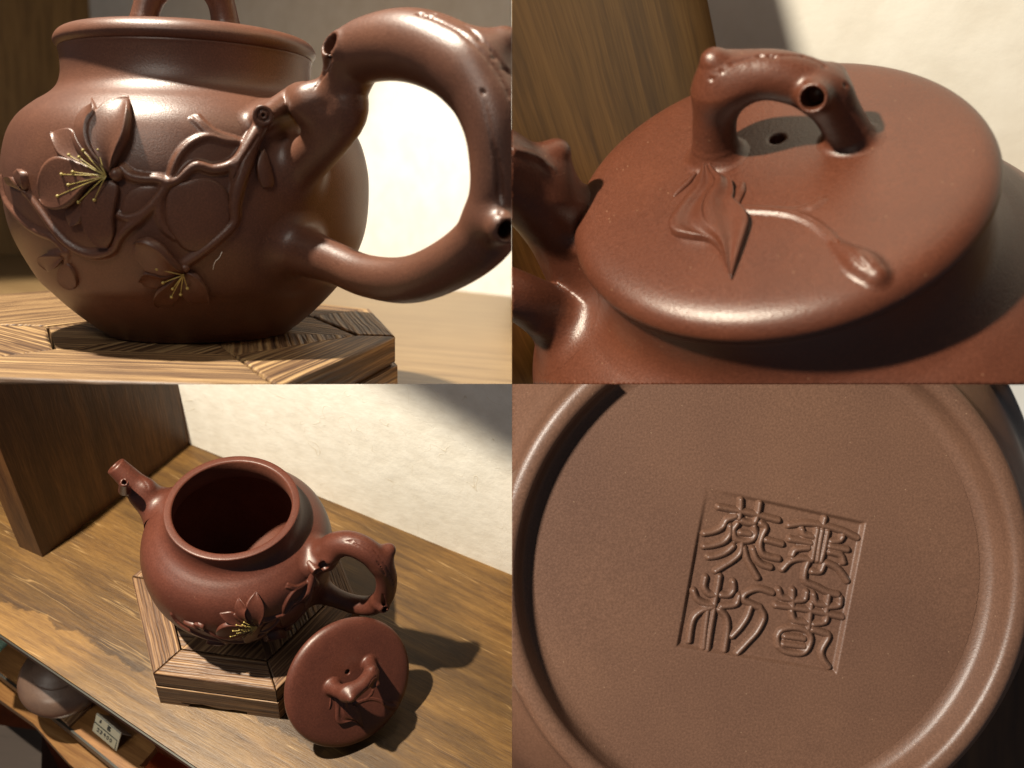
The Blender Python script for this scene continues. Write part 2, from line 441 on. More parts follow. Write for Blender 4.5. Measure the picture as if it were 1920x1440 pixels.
def prof_sdf(prof, lo, hi, n=(330, 420)):
    """Signed distance of a solid of revolution, tabulated over (r, z)."""
    P = np.asarray(prof, float); poly = np.vstack([P, [[0, P[-1, 1]], [0, P[0, 1]]]])
    rr = np.linspace(0, hi[0], n[0]); zz = np.linspace(lo[1], hi[1], n[1])
    G = np.stack(np.meshgrid(rr, zz, indexing='ij'), -1).reshape(-1, 2)
    d = np.full(len(G), 1e9)
    for a, b in zip(P[:-1], P[1:]):
        ab = b - a; t = np.clip(((G - a) @ ab) / (ab @ ab + 1e-12), 0, 1)
        d = np.minimum(d, ((G - a - t[:, None] * ab) ** 2).sum(1))
    d = np.sqrt(d)
    ins = np.zeros(len(G), bool)
    for a, b in zip(poly, np.roll(poly, -1, 0)):
        c = ((a[1] > G[:, 1]) != (b[1] > G[:, 1]))
        with np.errstate(divide='ignore', invalid='ignore'):
            x = (b[0] - a[0]) * (G[:, 1] - a[1]) / (b[1] - a[1]) + a[0]
        ins ^= c & (G[:, 0] < x)
    T = np.where(ins, -d, d).reshape(n).astype(np.float32)
    dr = hi[0] / (n[0] - 1); dz = (hi[1] - lo[1]) / (n[1] - 1); z0 = lo[1]
    def f(Q):
        r = np.sqrt(Q[:, 0] ** 2 + Q[:, 1] ** 2); ur = r / dr; uz = (Q[:, 2] - z0) / dz
        ex = np.maximum(ur - (n[0] - 1.001), 0) * dr + np.maximum(uz - (n[1] - 1.001), 0) * dz + np.maximum(-uz, 0) * dz
        ur = np.clip(ur, 0, n[0] - 1.001); uz = np.clip(uz, 0, n[1] - 1.001)
        i = ur.astype(int); j = uz.astype(int); a = ur - i; b = uz - j
        return (T[i, j] * (1 - a) * (1 - b) + T[i + 1, j] * a * (1 - b) + T[i, j + 1] * (1 - a) * b + T[i + 1, j + 1] * a * b + ex).astype(np.float32)
    return f
f_body = prof_sdf(oo, (0, -.2), (1.6, 1.9))
LIDP = [(0.0005, .088), (.2, .087), (.42, .079), (.57, .072), (.635, .062), (.672, .045), (.694, .020), (.702, -.008), (.690, -.030), (.668, -.042), (.60, -.045)]
oT = oo.copy(); oT[:, 0] *= 1 + .07 * np.clip((1.3 - oT[:, 1]) / .3, 0, 1)
f_bodyTR = prof_sdf(oT, (0, -.2), (1.6, 1.9))
f_lid = prof_sdf(spline(LIDP, 20), (0, -.3), (1.1, .7))

# surface of the belly: (azimuth, height) -> point and outward normal
_oz = oo[:, 1]; _mon = np.maximum.accumulate(_oz)
def belly(th, z, h=0.0):
    th = np.asarray(th, float); z = np.asarray(z, float)
    r = np.interp(z, _mon + np.arange(len(_mon)) * 1e-7, oo[:, 0])
    e = .01
    dr = (np.interp(z + e, _mon + np.arange(len(_mon)) * 1e-7, oo[:, 0]) - np.interp(z - e, _mon + np.arange(len(_mon)) * 1e-7, oo[:, 0])) / (2 * e)
    nl = np.sqrt(1 + dr * dr); nr, nz = 1 / nl, -dr / nl
    R = r + nr * h; Z = z + nz * h
    return np.stack([R * np.cos(th), R * np.sin(th), Z], -1)

AZ_TL, AZ_BL = R_(-40), R_(-12)
def on_belly(px, py):                          # a measured relief point -> (azimuth, height), handle at azimuth 0
    o, d = TL.ray(px, py, AZ_TL)
    p = trace(f_body, o, d, .5, 1.5)
    if p is None:
        t = np.linspace(.6, 1.3, 600); Q = (o + d * t[:, None]).astype(np.float32); p = Q[np.argmin(f_body(Q))]
    return math.atan2(p[1], p[0]), float(np.clip(p[2], .04, 1.5))
def belly_pts(px, n=4):
    A = np.array([on_belly(*p[:2]) for p in px]); 
    return spline(A, n) if n > 1 else A

# ------------------------------------------------------------------ petals and leaves: shells between two edge curves
def patch(La, Lb, surf, H=.03, cup=.5, edgeA=0.0, edgeB=0.0, nt=30, nu=18, veins=0.0, taper=.25, vf=2.6):
    """A shell spanned by edge curves La and Lb (surface coordinates); rises H over the surface,
    cup < 0 hollows it, edgeA / edgeB lift one edge so that it curls."""
    def res(C):
        C = np.asarray(C, float); s = np.r_[0, np.cumsum(np.linalg.norm(np.diff(C, axis=0), axis=1))]; s /= s[-1]
        t = np.linspace(0, 1, nt); return np.stack([np.interp(t, s, C[:, k]) for k in range(2)], 1)
    A, B = res(La), res(Lb)
    u = np.linspace(0, 1, nu); us = (u - .5) * 2
    t = np.linspace(0, 1, nt)[:, None]
    G = A[:, None] * (1 - u)[None, :, None] + B[:, None] * u[None, :, None]
    env = np.clip(np.sin(PI * np.clip(t * .93 + .05, 0, 1)), 0, 1) ** taper
    h = H * env * (1 - cup * us[None] ** 2 * np.sign(1)) + env * (edgeA * (1 - u)[None] ** 3 + edgeB * u[None] ** 3)
    if veins: h = h + veins * env * np.cos(us[None] * vf + t * 4.5) * (1 - us[None] ** 2)
    V = surf(G[..., 0], G[..., 1], h)
    lowA = surf(A[:, 0], A[:, 1], np.full(nt, -.012)); lowB = surf(B[:, 0], B[:, 1], np.full(nt, -.012))
    V = np.concatenate([lowA[:, None], V, lowB[:, None]], 1)
    m = nu + 2
    V = np.concatenate([surf(np.full(m, A[0, 0]), np.full(m, A[0, 1]), np.full(m, -.012))[None], V,
                        surf(np.full(m, A[-1, 0]), np.full(m, A[-1, 1]), np.full(m, -.012))[None]], 0)
    k = V.shape[0]
    i = np.arange(k - 1)[:, None] * m; j = np.arange(m - 1)[None]
    Fq = np.stack([i + j, i + j + 1, i + m + j + 1, i + m + j], -1).reshape(-1, 4)
    return V.reshape(-1, 3), Fq

def tube(pts, rad, n=8, cap=True):
    P = np.asarray(pts, float); rad = np.broadcast_to(np.asarray(rad, float), (len(P),))
    V = []; up = np.array([.13, .31, .94])
    for i, p in enumerate(P):
        d = P[min(i + 1, len(P) - 1)] - P[max(i - 1, 0)]; d /= np.linalg.norm(d) + 1e-9
        a = np.cross(d, up); a /= np.linalg.norm(a) + 1e-9; b = np.cross(d, a)
        for k in range(n):
            t = 2 * PI * k / n; V.append(p + rad[i] * (a * math.cos(t) + b * math.sin(t)))
    Fc = [(i * n + k, i * n + (k + 1) % n, (i + 1) * n + (k + 1) % n, (i + 1) * n + k) for i in range(len(P) - 1) for k in range(n)]
    if cap: Fc += [tuple(range(n))[::-1], tuple((len(P) - 1) * n + k for k in range(n))]
    return V, Fc
def ball(c, r, n=8, m=6, sq=(1, 1, 1)):
    V = [[c[0] + r * sq[0] * math.sin(PI * i / m) * math.cos(2 * PI * k / n), c[1] + r * sq[1] * math.sin(PI * i / m) * math.sin(2 * PI * k / n), c[2] + r * sq[2] * math.cos(PI * i / m)] for i in range(m + 1) for k in range(n)]
    Fc = [(i * n + k, i * n + (k + 1) % n, (i + 1) * n + (k + 1) % n, (i + 1) * n + k) for i in range(m) for k in range(n)]
    return V, Fc
def join(*ms):
    V, Fc = [], []
    for v, f in ms:
        b = len(V); V += [tuple(x) for x in v]; Fc += [tuple(int(q) + b for q in g) for g in f]
    return V, Fc

def belly_surf(th, z, h): return belly(th, z, h)

# petals of the two magnolias, measured on the side view: (edge A, edge B, height, edge lifts)
PET1 = [
 ([(211, 326), (195, 300), (182, 275), (178, 250), (186, 228), (210, 206), (246, 193)], [(214, 322), (222, 302), (231, 284), (241, 264), (246, 245), (248, 220), (246, 193)], .050, .4, .012, .022),
 ([(206, 326), (180, 302), (158, 274), (148, 250), (152, 225), (165, 208), (181, 197)], [(210, 322), (195, 302), (182, 280), (177, 255), (181, 235), (191, 222), (181, 197)], .040, .3, .0, .03),
 ([(204, 330), (178, 314), (156, 293), (143, 270), (137, 251)], [(208, 326), (188, 306), (166, 285), (152, 264), (146, 250)], .036, .6, .0, .01),
 ([(200, 330), (165, 316), (140, 303), (119, 291), (108, 270), (101, 249)], [(207, 325), (180, 303), (160, 282), (150, 262), (135, 243), (101, 249)], .022, .3, .012, .0),
 ([(206, 329), (175, 315), (145, 303), (118, 297), (98, 308), (86, 330), (82, 352), (84, 372)], [(209, 333), (186, 341), (168, 353), (155, 370), (140, 384), (122, 391), (100, 386), (84, 372)], .040, .5, .008, .016),
 ([(200, 337), (175, 350), (150, 378), (130, 393), (128, 405), (134, 424)], [(206, 338), (184, 356), (168, 380), (162, 402), (152, 418), (134, 424)], .024, .4, .0, .012),
 ([(209, 338), (190, 350), (174, 366), (165, 388), (165, 412), (172, 436), (186, 455), (206, 462)], [(214, 338), (224, 350), (222, 370), (218, 390), (215, 412), (216, 440), (206, 462)], .038, .5, .012, .0)]
PET2 = [
 ([(342, 506), (312, 512), (286, 506), (268, 490), (255, 468), (256, 450)], [(346, 500), (327, 480), (311, 461), (296, 450), (275, 444), (256, 450)], .036, .3, .0, .022),
 ([(336, 508), (318, 524), (300, 534), (282, 535), (262, 525)], [(337, 504), (310, 510), (292, 505), (274, 504), (262, 525)], .022, .4, .0, .012),
 ([(339, 509), (313, 526), (297, 540), (291, 554), (300, 568)], [(343, 511), (341, 530), (337, 550), (322, 565), (300, 568)], .026, .4, .012, .0),
 ([(345, 511), (342, 530), (343, 550), (358, 562), (390, 562)], [(350, 505), (370, 513), (384, 529), (391, 545), (390, 562)], .022, .5, .0, .010)]
STAM1 = [(180, 266), (195, 286), (168, 287), (143, 295), (161, 299), (150, 324), (130, 328), (142, 347), (160, 378), (123, 367), (188, 374)]
STAM2 = [(298, 495), (309, 520), (326, 531), (352, 530), (324, 545), (340, 541)]
# branches of the relief: pixel points and rod radius in pixels
BRANCH = [
 ([(490, 232), (480, 250), (462, 280), (446, 308), (440, 330)], [14, 13, 12, 11, 8]),
 ([(470, 280), (455, 318), (445, 350), (439, 385), (440, 412), (428, 430), (400, 455), (372, 477), (350, 492), (343, 500)], [10, 11, 10, 8, 6, 6, 6, 6, 6, 5]),
 ([(452, 300), (425, 314), (398, 318), (372, 311), (355, 318), (335, 336), (318, 342), (295, 336), (270, 335), (246, 330), (230, 316)], [10, 8, 7, 7, 6, 6, 7, 6, 6, 7, 6]),
 ([(452, 268), (425, 265), (392, 257), (365, 265), (342, 284), (328, 308), (321, 332)], [5, 4.5, 4.5, 5, 5, 4.5, 4]),
 ([(440, 262), (412, 253), (395, 244), (380, 230), (371, 219)], [3.2, 3, 3, 2.6, 1.5]),
 ([(400, 254), (385, 246), (372, 232), (361, 224)], [2.5, 2.5, 2.2, 1.2]),
 ([(316, 344), (300, 366), (281, 388), (262, 402), (240, 408), (222, 403)], [6, 6, 6, 6, 5.5, 3]),
 ([(290, 384), (262, 411), (240, 427), (224, 446), (216, 464), (200, 474), (175, 477), (150, 470), (124, 454), (97, 425), (76, 395), (57, 370), (45, 357)], [5, 6, 6.5, 6, 5.5, 6, 6, 5.5, 5, 4.5, 4, 3.5, 3.5]),
 ([(3, 335), (10, 372), (28, 398), (52, 422), (78, 437), (100, 446), (124, 470)], [4, 4, 4.5, 4.5, 4.5, 4.5, 4]),
 ([(311, 345), (300, 375), (299, 405), (309, 430), (327, 446)], [4, 4.5, 4.5, 3.5, 1.5]),
 ([(128, 472), (112, 476), (98, 482)], [5, 5, 7]),
 ([(128, 476), (125, 490), (126, 505)], [4, 3.5, 5])]
LEAF = [
 ([(484, 288), (480, 312), (484, 335), (492, 352)], [(494, 280), (503, 308), (511, 338), (508, 352)], .030, .7, 0, .0),
 ([(52, 360), (36, 352), (20, 345), (16, 336)], [(45, 352), (34, 335), (28, 332), (16, 336)], .030, .6, 0, .01),
 ([(50, 356), (36, 338), (33, 325), (40, 317)], [(54, 354), (54, 338), (51, 324), (40, 317)], .030, .6, 0, .01),
 ([(120, 476), (100, 474), (84, 476), (82, 488), (95, 504)], [(122, 482), (116, 492), (108, 500), (102, 503), (95, 504)], .028, .4, .01, .01),
 ([(122, 492), (116, 506), (118, 524), (132, 536), (144, 538)], [(126, 490), (136, 500), (144, 515), (147, 530), (144, 538)], .020, .5, .01, 0),
 ([(318, 348), (311, 385), (316, 428), (342, 464), (376, 474)], [(336, 344), (385, 333), (424, 356), (434, 400), (419, 442), (376, 474)], .017, 1.6, .0, 0),
 ([(228, 396), (236, 368), (256, 352), (284, 348)], [(232, 400), (262, 396), (284, 378), (300, 352)], .016, .8, .0, 0)]
PX = 1 / 330.0                                # bay units per measured pixel on the belly

_relief = {}
def relief(mat):
    """Meshes of the magnolia relief, handle at azimuth 0. Built once and shared."""
    if _relief: return _relief
    rods = []
    for px, rad in BRANCH:
        A = belly_pts(px, 3); s = np.linspace(0, 1, len(A)); rr = np.interp(s, np.linspace(0, 1, len(rad)), rad) * PX
        big = np.maximum(rr - .02, 0)
        P3 = belly(A[:, 0], A[:, 1], rr * .45 + big * .5)
        rods.append((P3, rr))
    stp = belly(*on_belly(486, 230), .05); sdir = belly(*on_belly(486, 230), .14) - stp
    cd = TL.ray(486, 230, AZ_TL)[1]; cd = -cd / np.linalg.norm(cd)
    tip = stp + (sdir / np.linalg.norm(sdir) * .15 + cd * .85) * .075; cd32 = cd.astype(np.float32); tip32 = tip.astype(np.float32)
    gro = [(484, 256), (470, 278), (455, 300), (446, 322), (437, 338)]
    def fb(P):
        d = None
        for P3, rr in rods:
            e = chain(P, P3, rr)
            d = e if d is None else smin(d, e, .014)
        st = smax(chain(P, [stp - cd * .05, tip + cd * .03], [.056, .049]), (P - tip32) @ cd32, .008)
        d = smin(d, st, .016)
        return d
    groove = np.array([p for p in [trace(lambda Q: smin(fb(Q), f_body(Q), .02), *TL.ray(x, y, AZ_TL), .5, 1.5) for x, y in gro] if p is not None])
    def f(P):
        d = smin(fb(P), f_body(P), .026)
        d = smax(d, -chain(P, groove, .007), .006)
        q = P - tip32; ax = q @ cd32; rad_ = np.sqrt(np.maximum((q * q).sum(1) - ax * ax, 0))
        d = smax(d, np.minimum(.0055 - np.abs(rad_ - .026), .010 - np.abs(ax)), .003)
        d = smax(d, -chain(P, [tip - cd * .01, tip + cd * .02], .009), .004)
        return d
    allp = np.vstack([r[0] for r in rods] + [tip[None]])
    V, Q = nets(f, allp.min(0) - .15, allp.max(0) + .15, .0064)
    V, Q = skirt(V, Q, f_body, .00012)
    _relief['branch'] = mesh('branch', V, Q, mat)
    def pt(spec, name):
        La, Lb, H, cup, ea, eb = spec
        V, Q = patch(belly_pts(La), belly_pts(Lb), belly_surf, H * 1.05, cup * .35, ea * 1.8, eb * 1.8, nt=40, nu=16)
        return mesh(name, V, Q, mat)
    _relief['pet1'] = [pt(s, 'petal') for s in PET1]
    _relief['pet2'] = [pt((*s[:2], s[2] * 1.45, s[3], s[4] * 1.5, s[5] * 1.5), 'petal') for s in PET2]
    _relief['leaf'] = [pt(s, 'bud') for s in LEAF]
    def stam(c, lst):
        out = []
        a = on_belly(*c)
        for q in lst:
            b = on_belly(*q); A = np.linspace(a, b, 7); hh = np.array([.052, .056, .056, .055, .054, .053, .052])
            V, Q = join(tube(belly(A[:, 0], A[:, 1], hh), [.0030, .0029, .0026, .0024, .0022, .002, .0018], 6), ball(belly(b[0], b[1], .052), .0082, sq=(1, 1, 1)))
            out.append(mesh('stamen', V, Q, M_gold))
        return out
    _relief['st1'] = stam((209, 331), STAM1); _relief['st2'] = stam((345, 505), STAM2)
    def calyx(c, r):
        a = on_belly(*c); V, Q = ball(belly(a[0], a[1], .02), r, 20, 14); return mesh('calyx', V, Q, mat)
    _relief['cal1'] = calyx((222, 327), .034); _relief['cal2'] = calyx((348, 499), .022)
    return _relief

def add_relief(t, mat):
    r = relief(M_clay_TL)
    def use(me):
        me = me.copy(); 
        if me.materials and me.materials[0] is M_clay_TL: me.materials[0] = mat
        return me
    part('branch', use(r['branch']), t)
    for k, nm in (('1', 'large'), ('2', 'small')):
        b = part('blossom', use(r['cal' + k]), t, label=nm + ' open magnolia blossom in relief')
        for me in r['pet' + k]: part('petal', use(me), b)
        for me in r['st' + k]: part('stamen', use(me), b)
    for me in r['leaf']: part('bud', use(me), t)

# ------------------------------------------------------------------ teapot builders
def make_body(t, mat, prof=None, n=256):
    P = BODY if prof is None else prof
    V, Q = lathe(P, n)
    me = mesh('body', V, Q, mat); me.materials.append(M_inside)          # the unpolished inside is rougher
    k = len(spline(FOOT, 3)) + len(oo) + 14
    me.polygons.foreach_set('material_index', (np.arange(len(Q)) // n >= k).astype(np.int32))
    return part('body', me, t)

def solid(t, name, mat, f, base, pts, h, k=.10, eps=.00012, pad=.25):
    """Mesh of f blended into base, kept where it stands proud of base."""
    g = lambda P: smin(f(P), base(P), k)
    V, Q = nets(g, np.min(pts, 0) - pad, np.max(pts, 0) + pad, h)
    V, Q = skirt(V, Q, base, eps)
    return part(name, mesh(name, V, Q, mat), t, fill=True)

def carve_px(bay, rz, f, px, rad, depth=0.0, k=.004):
    """Grooves drawn on the visible side of f through measured points."""
    P = [trace(f, *bay.ray(x, y, rz), .5, 1.6) for x, y in px]
    P = [p for p in P if p is not None]
    if len(P) < 2: return f
    P = np.array(P)
    if depth:
        d = bay.ray(*px[0], rz)[1]; P = P + d / np.linalg.norm(d) * depth
    if len(P) > 2:
        rad = np.interp(np.linspace(0, 1, (len(P) - 1) * 3 + 1), np.linspace(0, 1, len(P)), np.broadcast_to(rad, (len(P),))); P = spline(P, 3)
    return lambda Q: smax(f(Q), -chain(Q, P, rad), k)

def rib_px(bay, rz, f, px, rad, k=.01, lift=0.0):
    P = [trace(f, *bay.ray(x, y, rz), .5, 1.6) for x, y in px]
    P = np.array([p for p in P if p is not None])
    if len(P) < 2: return f
    rad = np.interp(np.linspace(0, 1, (len(P) - 1) * 3 + 1), np.linspace(0, 1, len(P)), np.broadcast_to(rad, (len(P),))); P = spline(P, 3)
    return lambda Q: smin(f(Q), chain(Q, P, rad), k)

def stub(f, a, b, ro, ri, k=.03, deep=.1):
    """A sawn-off hollow twig from a to its open end b."""
    a = np.array(a, float); b = np.array(b, float); u = (b - a) / np.linalg.norm(b - a)
    g = lambda Q: smin(f(Q), chain(Q, [a, b - u * ro * .6], [ro * 1.25, ro]), k)
    def hcut(Q):
        d = g(Q)
        d = smax(d, (Q - b.astype(np.float32)) @ u.astype(np.float32), .012) if False else d
        return smax(d, -chain(Q, [b - u * deep, b + u * ro], [ri * .8, ri]), .012)
    return hcut

# --- handle of the side view (wide: it comes towards the camera)
def handle_TL(t, mat):
    rz = AZ_TL
    C = [(643, 228, .100), (648, 165, .113), (668, 108, .140), (715, 88, .152), (780, 87, .162), (850, 114, .162), (902, 165, .155), (932, 230, .148), (942, 300, .142), (939, 370, .138), (912, 440, .130), (850, 492, .120), (770, 524, .112), (690, 518, .104), (625, 492, .106)]
    S = np.array([[*TL.plane(x, y, n=(0, 1, 0), rz=rz, at=(0, 0, 0))[[0, 2]], r] for x, y, r in C])
    S = spline(np.vstack([[.88, .88, .12], S, [.90, .53, .14]]), 6); P3 = np.stack([S[:, 0], 0 * S[:, 0], S[:, 1]], 1)
    lim = belly(*on_belly(490, 231), .045); via = belly(*on_belly(545, 208), .075)
    f0 = lambda Q: chain(Q, P3, S[:, 2])
    f1 = lambda Q: smin(f0(Q), chain(Q, spline([(1.18, -.08, 1.24), via, lim], 4), spline([[.11], [.075], [.048]], 4)[:, 0]), .10)
    # bump behind the arch
    bump_a = np.array([2.18, .02, 1.36]); bump_b = np.array([2.27, .10, 1.45])
    f2 = lambda Q: smin(f1(Q), chain(Q, [bump_a, bump_b], [.11, .08]), .12)
    n = (0, 1, 0)
    tip = TL.plane(623, 85, n=n, rz=rz, at=(0, -.13, 0))
    f3 = stub(f2, (1.40, -.02, 1.44), tip, .078, .052, .05, .16)
    k2 = TL.plane(950, 432, n=n, rz=rz, at=(0, -.12, 0))
    f4 = stub(f3, (2.27, -.02, .72), k2, .07, .045, .05, .12)
    f5 = carve_px(TL, rz, f4, [(618, 108), (611, 125), (603, 143), (595, 158), (589, 168)], [.016, .020, .014, .009, .003], k=.006)
    f6 = carve_px(TL, rz, f5, [(905, 172), (911, 210), (920, 250), (928, 290)], [.003, .004, .004, .008])
    f7 = carve_px(TL, rz, f6, [(930, 285), (936, 330), (937, 365), (938, 400)], [.006, .016, .020, .010], k=.006)
    f8 = carve_px(TL, rz, f7, [(782, 25), (820, 38), (856, 56), (885, 80), (912, 108), (938, 145), (956, 182)], .006)
    f9 = carve_px(TL, rz, f8, [(800, 24), (842, 31), (876, 50), (905, 76), (935, 112), (958, 142)], .007)
    g = f9
    for q in ((898, 75), (925, 108), (945, 130), (952, 136), (905, 172), (788, 27), (806, 31)):
        g = carve_px(TL, rz, g, [(q[0] - 1.5, q[1] - 1), (q[0] + 2.5, q[1] + 1.5)], .0085)
    return solid(t, 'handle', mat, g, f_body, P3, .011, k=.10, pad=.3)

def handle_BL(t, mat):
    rz = AZ_BL
    C = [(.84, 1.02, .14), (1.02, 1.22, .15), (1.12, 1.38, .135), (1.28, 1.475, .13), (1.45, 1.44, .13), (1.60, 1.30, .125), (1.67, 1.10, .115), (1.68, .88, .11), (1.64, .66, .11), (1.53, .47, .11),
         (1.34, .385, .105), (1.12, .40, .105), (.86, .47, .15)]
    S = spline(C, 7); P3 = np.stack([S[:, 0], 0 * S[:, 0], S[:, 1]], 1)
    lim = belly(*on_belly(490, 231), .045)
    f = lambda Q: chain(Q, P3, S[:, 2])
    f1 = lambda Q: smin(f(Q), chain(Q, [(1.02, -.06, 1.14), 0.5 * (lim + np.array([.98, -.12, 1.12])), lim], [.12, .085, .045]), .08)
    f2 = lambda Q: smin(f1(Q), chain(Q, [(1.58, .04, 1.28), (1.66, .12, 1.38)], [.11, .07]), .09)
    n = (0, 1, 0)
    f3 = stub(f2, (1.17, -.02, 1.40), BL.plane(614, 1052, n=n, rz=rz, at=(0, -.13, 0)), .07, .05, .05, .13)
    f4 = stub(f3, (1.60, -.02, .62), BL.plane(722, 1143, n=n, rz=rz, at=(0, -.12, 0)), .06, .04, .05, .12)
    f5 = carve_px(BL, rz, f4, [(655, 1014), (680, 1028), (704, 1048), (722, 1078)], .008)
    f6 = carve_px(BL, rz, f5, [(648, 1015), (672, 1015), (700, 1030), (724, 1062), (738, 1095)], .008)
    f7 = carve_px(BL, rz, f6, [(718, 1115), (719, 1128), (721, 1140)], [.01, .022, .02])
    return solid(t, 'handle', mat, f7, f_body, P3, .014, k=.12, pad=.3)

def spout_BL(t, mat):
    C = [(-.76, .86, .25), (-.96, 1.04, .20), (-1.09, 1.18, .158), (-1.20, 1.30, .132), (-1.31, 1.42, .116), (-1.42, 1.53, .104)]
    S = spline(C, 4); a = R_(-5)
    P3 = np.stack([S[:, 0] * math.cos(a), S[:, 0] * math.sin(a) + 0 * S[:, 0], S[:, 1]], 1)
    u = P3[-1] - P3[-5]; u /= np.linalg.norm(u); tip = P3[-1]
    def f(Q):
        d = chain(Q, P3, S[:, 2])
        d = smax(d, (Q - (tip - u * .02).astype(np.float32)) @ u.astype(np.float32), .02)
        return smax(d, -chain(Q, [tip - u * .35, tip + u * .1], [.05, .074]), .015)
    rz = AZ_BL
    b1 = BL.plane(286, 888, n=(0, 1, 0), rz=rz, at=(0, .10, 0))
    f2 = lambda Q: smin(f(Q), chain(Q, [(-1.10, .06, 1.20), (-1.05, .11, 1.31)], [.09, .055]), .12)
    f3 = f2
    f4 = stub(f3, (-1.24, -.03, 1.34), BL.plane(233, 904, n=(0, 1, 0), rz=rz, at=(0, -.135, 0)), .046, .028, .035, .07)
    f5 = carve_px(BL, rz, f4, [(234, 874), (250, 883), (262, 893), (272, 905), (278, 917)], .007)
    return solid(t, 'spout', mat, f5, f_body, P3, .014, k=.14, pad=.25)

def handle_TR(t, mat):
    """The handle behind the lid at the left edge of its view: two limbs and a bump, the loop goes on out of frame."""
    pl = lambda x, y, yy: TR.plane(x, y, n=(0, 1, 0), at=(0, yy, 0))
    U = np.array([pl(1120, 480, .28), pl(1066, 425, .26), pl(1010, 372, .22), pl(960, 328, .18), pl(905, 300, .14), pl(850, 330, .10), pl(815, 400, .06), pl(830, 480, .04), pl(880, 535, .03), pl(940, 545, .03), pl(985, 562, .04), pl(1050, 600, .10)])
    P3 = spline(U, 8); r = spline(np.array([[.22], [.165], [.135], [.13], [.125], [.12], [.115], [.11], [.10], [.095], [.095], [.12]]), 8)[:, 0]
    f = lambda Q: chain(Q, P3, r)
    f2 = lambda Q: smin(f(Q), chain(Q, [pl(1020, 345, .22), pl(1046, 285, .24)], [.12, .045]), .09)
    f3 = rib_px(TR, 0, f2, [(962, 281), (985, 287), (1010, 297), (1040, 320)], [.010, .012, .012, .004], k=.006)
    f4 = lambda Q: smin(f3(Q), chain(Q, [pl(985, 570, .04), pl(1000, 604, .0)], [.06, .022]), .04)
    return solid(t, 'handle', mat, f4, f_bodyTR, P3, .013, k=.12, pad=.3)

